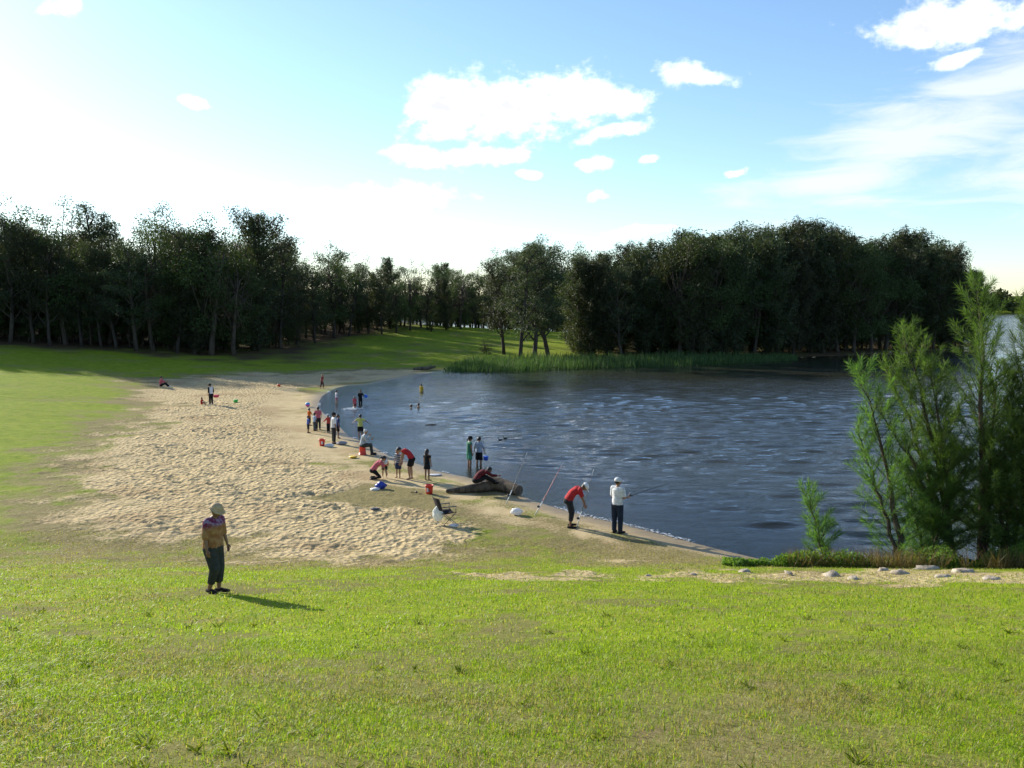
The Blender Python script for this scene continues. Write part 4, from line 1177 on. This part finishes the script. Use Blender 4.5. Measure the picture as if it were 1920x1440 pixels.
cx, cy, cz = chair(838, 982)

def crumple(name, label, at, size, col, seed, cat, tall=1.0, trans=.35):
    r = np.random.default_rng(seed)
    m = MB(); m.ell((0, 0, size[2] * .9), size, None, 22, 16)
    v = m.v[0]
    for i in range(len(v)):
        p = v[i]
        k = 1 + .30 * math.sin(p[0] * 31 / (size[0] * 4) + seed) * math.cos(p[1] * 27 / (size[1] * 4) + p[2] * 9) + r.normal() * .05
        v[i] = (p[0] * k, p[1] * k, max(p[2] * (.85 + .15 * k), .004))
        if tall > 1 and v[i][2] > size[2]: f = 1 - .75 * min(1, (v[i][2] - size[2]) / size[2]); v[i] = (v[i][0] * f, v[i][1] * f, v[i][2])
    def fn(g, out):
        s = principled(g, col, .35, .4)
        tr = g.new('ShaderNodeBsdfTranslucent'); g.put(tr.inputs[0], col)
        mx = g.new('ShaderNodeMixShader'); mx.inputs[0].default_value = trans
        g.l.new(s, mx.inputs[1]); g.l.new(tr.outputs[0], mx.inputs[2]); g.l.new(mx.outputs[0], out.inputs[0])
    o = link(name, m.mesh(name, material(name + '_film', fn)), None, at)
    return tag(o, label, cat)
crumple('plastic_bag', 'white plastic bag lying on the smooth sand between two rods', gt(969, 966), (.19, .15, .13), (.82, .82, .84), 3, 'bag')
b = crumple('plastic_bag', 'tall white carrier bag hanging on the camping chair', (cx - .28, cy - .12, cz + .12), (.17, .12, .30), (.74, .78, .76), 5, 'bag', 2.0)
crumple('plastic_bag', 'small white bag on the sand under the camping chair', gt(851, 988), (.16, .10, .05), (.8, .8, .82), 8, 'bag')
crumple('plastic_bag', 'pale bag on the sand beside the white-shirted man', gt(618, 838), (.22, .16, .09), (.70, .74, .80), 9, 'bag')
crumple('cloth_bundle', 'black and white bundle of clothes on the sand behind the white-shirted man', gt(641, 834), (.26, .16, .10), (.30, .29, .33), 12, 'bundle', 1, .1)
crumple('cloth_bundle', 'small dark crumpled cloth lying on the trodden sand', gt(703, 956), (.16, .10, .04), (.10, .10, .12), 14, 'cloth', 1, .1)
crumple('cloth_bundle', 'white towel on the sand beyond the girl in the black dress', gt(816, 892), (.3, .16, .035), (.72, .72, .74), 15, 'towel', 1, .1)
crumple('backpack', 'bright blue bag standing on the grass tongue', gt(714, 917), (.20, .15, .17), (.03, .06, .38), 16, 'bag', 1.2, .05)
def tub():
    x, y, z = gt(704, 919)
    e = link('food_container', None, None, (x, y - .12, z), .2); tag(e, 'flat white plastic container in front of the blue bag', 'container')
    link('body', MB().tube([(0, 0, 0), (0, 0, .085)], [(.17, .11), (.19, .125)], 4).mesh('body', plastic((.75, .76, .78)), False), e)
    link('lid', MB().tube([(0, 0, .086), (0, 0, .102)], [(.198, .132), (.198, .132)], 4).mesh('lid', plastic((.8, .8, .82)), False), e)
tub()

def rod(label, foot, tip, col, holder=True, tip_col=(.7, .7, .72), reel_at=.16):
    foot, tip = Vector(foot), Vector(tip)
    e = link('fishing_rod', None, None, tuple(foot)); tag(e, label, 'fishing rod')
    d = tip - foot; L = d.length; u = d.normalized()
    side = u.cross(Vector((0, 1, 0))).normalized()
    pt = lambda f: u * (L * f) - Vector((0, 0, 1)) * (.10 * f * f) if not holder else u * (L * f) + side * (.05 * f * f)
    if holder: link('sand_spike', MB().tube([tuple(u * -.06), tuple(u * .55)], [.017, .017], 8).mesh('sand_spike', plastic((.72, .72, .68))), e)
    link('grip', MB().tube([tuple(pt(.06)), tuple(pt(.24))], [.016, .014], 8).mesh('grip', plastic((.02, .02, .022), .8)), e)
    link('blank', MB().tube([tuple(pt(f)) for f in np.linspace(.2, .88, 9)], list(np.linspace(.0125, .008, 9)), 6).mesh('blank', plastic(col, .35)), e)
    link('tip', MB().tube([tuple(pt(f)) for f in (.88, .94, 1)], [.0085, .007, .005], 5).mesh('tip', plastic(tip_col)), e)
    c = pt(reel_at) + side * .05 - Vector((0, .02, .02))
    re = link('reel', MB().ell(c, (.05, .035, .045), None, 10, 8).tube([tuple(pt(reel_at)), tuple(c)], [.008, .008], 6).mesh('reel', plastic((.06, .06, .07), .3)), e)
    link('reel_handle', MB().tube([tuple(c), tuple(c + side * .05), tuple(c + side * .05 + Vector((0, 0, .04)))], [.005, .005, .008], 6).mesh('reel_handle', plastic((.6, .6, .6), .3)), re)
    for f in (.4, .58, .74, .88):
        p = pt(f); link('guide', MB().tube([tuple(p), tuple(p - Vector((0, 0, .02)) + side * .012)], [.008, .005], 5).mesh('guide', plastic((.7, .7, .7), .3)), e)
def up_at(foot, px, py, dy):
    y = foot[1] + dy; d = ray(px, py); t = y / d[1]
    return (d[0] * t, y, CAM_Z + d[2] * t)
f1 = gt(949, 945); rod('dark fishing rod propped in the sand beside the end of the fallen log', f1, up_at(f1, 991, 848, .7), (.02, .03, .03))
f2 = gt(1003, 966); rod('red fishing rod propped in the sand between the plastic bag and the bending man', f2, up_at(f2, 1058, 868, .6), (.45, .08, .07), True, (.7, .5, .45))
f3 = gt(1081, 989); rod('dark fishing rod propped in front of the bending man in red', f3, up_at(f3, 1116, 880, .5), (.03, .03, .03))
hand = mw.matrix_basis @ Jw['R'][3]
hd3 = Vector((mw.location.x + (hand.x - mw.location.x), hand.y, hand.z))
import mathutils
Mw = Matrix.Translation(mw.location) @ Matrix.Rotation(-R(38), 4, 'Z')
hL, hR = Mw @ Jw['L'][3], Mw @ Jw['R'][3]
dv = Vector((.82, .62, .16)).normalized()
rod('thin fishing rod held out over the lake by the man in the white shirt', tuple(hR - dv * .45), tuple(hR + dv * 1.9), (.02, .02, .02), False, (.05, .05, .05), .2)
f5 = gt(700, 0 + 923) ; 
rod('short fishing rod lying across the grass in front of the orange bucket', (gt(768, 925)[0], gt(768, 925)[1], gt(768, 925)[2] + .05), (gt(800, 927)[0], gt(800, 927)[1], gt(800, 927)[2] + .06), (.03, .025, .02), False, (.03, .03, .03), .4)

# driftwood
def logs():
    wood = bark_mat('weathered_log', (.045, .035, .026), (.17, .135, .10), 5)
    x, y, z = gt(905, 918)
    e = link('fallen_log', None, None, (x, y, 0)); tag(e, 'big dark fallen log with a stub end lying at the water edge', 'log')
    A = [gp(836, 921, .1), gp(870, 918, .15), gp(905, 913, .2), gp(940, 907, .25)]
    m = MB().tube([(a - x, b - y, zz) for (a, b), zz in zip(A, (.10, .16, .2, .26))], [.07, .15, .21, .27], 14, None, True)
    B = [gp(915, 905, .3), gp(950, 914, .2), gp(974, 922, .14)]
    link('trunk', m.remesh('trunk', wood, .03, 1), e)
    m2 = MB().tube([(a - x, b - y, zz) for (a, b), zz in zip(B, (.36, .25, .17))], [.26, .25, .21], 14)
    link('limb', m2.remesh('limb', wood, .03, 1), e)
    x, y, z = gt(795, 694)
    o = link('driftwood', MB().tube([(-1.2, 0, .12), (-.4, .1, .2), (.5, 0, .22), (1.3, -.1, .38)], [.16, .2, .2, .1], 10).tube([(.4, 0, .25), (.9, .2, .6)], [.08, .03], 6).mesh('driftwood', wood), None, (x, y, z), .2)
    tag(o, 'dark driftwood log stranded on the shaded far beach', 'log')
    x, y = gp(808, 797)
    o = link('floating_stick', MB().tube([(-.35, 0, .0), (.1, .02, .04), (.35, 0, .02)], [.03, .04, .02], 7).mesh('floating_stick', wood), None, (x, y, 0), .05)
    tag(o, 'short dark stick floating on the open cove', 'stick')
logs()

# rocks along the path
def rocks():
    rk = bark_mat('sandstone', (.22, .18, .13), (.48, .42, .33), 5)
    lab = 'flat pale sandstone rock beside the sandy track'
    for i, (px, py, w, hh) in enumerate([(1395, 1073, .22, .07), (1478, 1077, .14, .08), (1561, 1080, .30, .13), (1600, 1086, .2, .05), (1655, 1070, .22, .08), (1688, 1076, .24, .11), (1738, 1067, .40, .09), (1806, 1073, .34, .09), (1768, 1082, .22, .05), (1858, 1086, .26, .05), (1300, 1078, .12, .05), (1215, 1080, .10, .04)]):
        r = np.random.default_rng(60 + i)
        m = MB(); m.ell((0, 0, 0), (w * .9, w * .55, hh), None, 9, 6)
        m.v[0] = m.v[0] * (1 + r.normal(size=(len(m.v[0]), 1)) * .17)
        o = link('rock', m.mesh('rock', rk, False), None, gt(px, py), r.uniform(0, 3))
        tag(o, ['large blocky pale rock among the flat ones by the creeper' if i == 2 else lab][0], 'rock', 'rocks beside the track')
rocks()

# toys, ball, ducks
def ball(label, at, r, cols, rz=0):
    e = link('beach_ball', None, None, at, rz); tag(e, label, 'ball')
    n = 6
    for k in range(n):
        m = MB(); V = []
        a0, a1 = 2 * math.pi * k / n, 2 * math.pi * (k + 1) / n
        for i in range(9):
            ph = math.pi * i / 8
            for j in range(4):
                th = a0 + (a1 - a0) * j / 3; V.append((r * math.cos(ph), r * math.sin(ph) * math.cos(th), r + r * math.sin(ph) * math.sin(th)))
        m.add(V, [[i * 4 + j, i * 4 + j + 1, i * 4 + j + 5, i * 4 + j + 4] for i in range(8) for j in range(3)])
        link('panel', m.mesh('panel', plastic(cols[k % len(cols)], .3)), e)
ball('pink, white and blue beach ball lying on the sand by the shallows', gt(577, 763), .17, [(.75, .06, .35), (.75, .75, .78), (.05, .35, .7)], .3)
k = PJ['child in black swimwear carrying a blue ball out of the water'][0]
ball('blue ball carried by the child in black swimwear', (k.location.x + .42, k.location.y - .1, .42), .14, [(.03, .12, .6), (.05, .2, .7)])
def pail(name, label, at, r, hh, col, cat='toy'):
    e = link(name, None, None, at); tag(e, label, cat)
    link('body', MB().tube([(0, 0, 0), (0, 0, hh * .5), (0, 0, hh)], [r * .75, r * .88, r], 14).mesh('body', plastic(col)), e)
    link('rim', MB().tube([(0, 0, hh - .015), (0, 0, hh + .012)], [r * 1.07, r * 1.07], 14).mesh('rim', plastic(col)), e)
    link('handle', MB().tube([(r * math.cos(a_), 0, hh + r * .9 * math.sin(a_)) for a_ in np.linspace(0, math.pi, 9)], [.006] * 9, 5).mesh('handle', plastic((.7, .7, .7))), e)
gl_ = PJ['girl in a pale blue T-shirt and black shorts wading with a blue pail']
hp = Matrix.Translation(gl_[0].location) @ Matrix.Rotation(-R(22), 4, 'Z') @ gl_[1]['R'][3]
pail('toy_pail', 'blue toy pail held by the girl in the pale blue T-shirt', (hp.x + .03, hp.y, hp.z - .32), .12, .17, (.02, .09, .55))
cr = PJ['person in a white and black top carrying a red tub across the sand']
hp = Matrix.Translation(cr[0].location) @ Matrix.Rotation(R(58), 4, 'Z') @ cr[1]['R'][3]
pail('toy_tub', 'wide red tub carried by the person in the white and black top', (hp.x + .22, hp.y - .08, hp.z - .22), .21, .16, (.60, .04, .10))
pail('toy_pail', 'bright green toy pail lying on the sand beyond the tub carrier', gt(442, 755), .17, .2, (.03, .48, .06))
pail('toy_pail', 'small yellow toy dish on the sand behind the seated man', gt(662, 859), .19, .07, (.72, .45, .02))
pail('toy_pail', 'small orange toy pail on the far trodden sand', gt(523, 725), .16, .18, (.65, .1, .03))
def duck(px, py, label):
    x, y = gp(px, py)
    e = link('duck', None, None, (x, y, 0), R(random.uniform(150, 210))); tag(e, label, 'duck', 'pair of ducks swimming in the cove')
    f = plastic((.02, .018, .016), .6)
    m = MB().ell((0, 0, .06), (.19, .10, .09)).tube([(-.14, 0, .09), (-.26, 0, .14)], [.05, .012], 8, None, False)
    m.tube([(.12, 0, .08), (.17, 0, .2), (.18, 0, .26)], [.045, .03, .03], 8, None, False).ell((.20, 0, .275), (.05, .036, .036))
    link('body', m.remesh('body', f, .012, 1), e)
    e.scale = (.6, .6, .6)
    link('bill', MB().tube([(.235, 0, .27), (.30, 0, .26)], [(.018, .01), (.014, .006)], 6).mesh('bill', plastic((.2, .12, .04))), e)
duck(938, 826, 'dark duck swimming on the rippled cove'); duck(947, 823, 'dark duck swimming on the rippled cove')

# foam where the ripples break
def foam():
    r = np.random.default_rng(77)
    path = [gp(*p) for p in [(1353, 1031), (1266, 1008), (1175, 984), (1096, 966), (1048, 953), (1001, 938), (925, 906), (870, 893), (818, 883), (787, 870), (731, 855), (692, 831), (657, 819), (640, 802), (610, 777), (597, 763), (600, 752), (605, 743), (620, 733)]]
    P = []
    for (a, b), (c, d) in zip(path[:-1], path[1:]):
        L = math.hypot(c - a, d - b); n = max(2, int(L / .05))
        for i in range(n):
            f = i / n; P.append((a + (c - a) * f, b + (d - b) * f))
    P = np.array(P); m = MB()
    keep = fbm(P[:, 0] * .55, P[:, 1] * .55, 2) > .60
    for (x, y), k in zip(P, keep):
        if not k: continue
        for _ in range(2):
            s = r.uniform(.010, .03)
            m.ell((x + r.normal() * .07, y + r.normal() * .07, .015 + r.random() * .02), (s * 1.4, s, s * .45), None, 6, 4)
    o = link('shore_foam', m.mesh('shore_foam', cloth((.8, .82, .84), .6))); tag(o, 'white foam of small ripples breaking along the sand', 'foam', None, 'stuff')
    m = MB(); x0, y0 = gp(660, 767)
    for _ in range(120):
        s = r.uniform(.015, .045); m.ell((x0 + r.normal() * .4, y0 + r.normal() * .3, r.random() * .06), (s * 1.6, s, s * .6), None, 6, 4)
    o = link('splash', m.mesh('splash', cloth((.8, .82, .84), .6))); tag(o, 'white splash around the children playing in the water', 'splash', None, 'stuff')
foam()
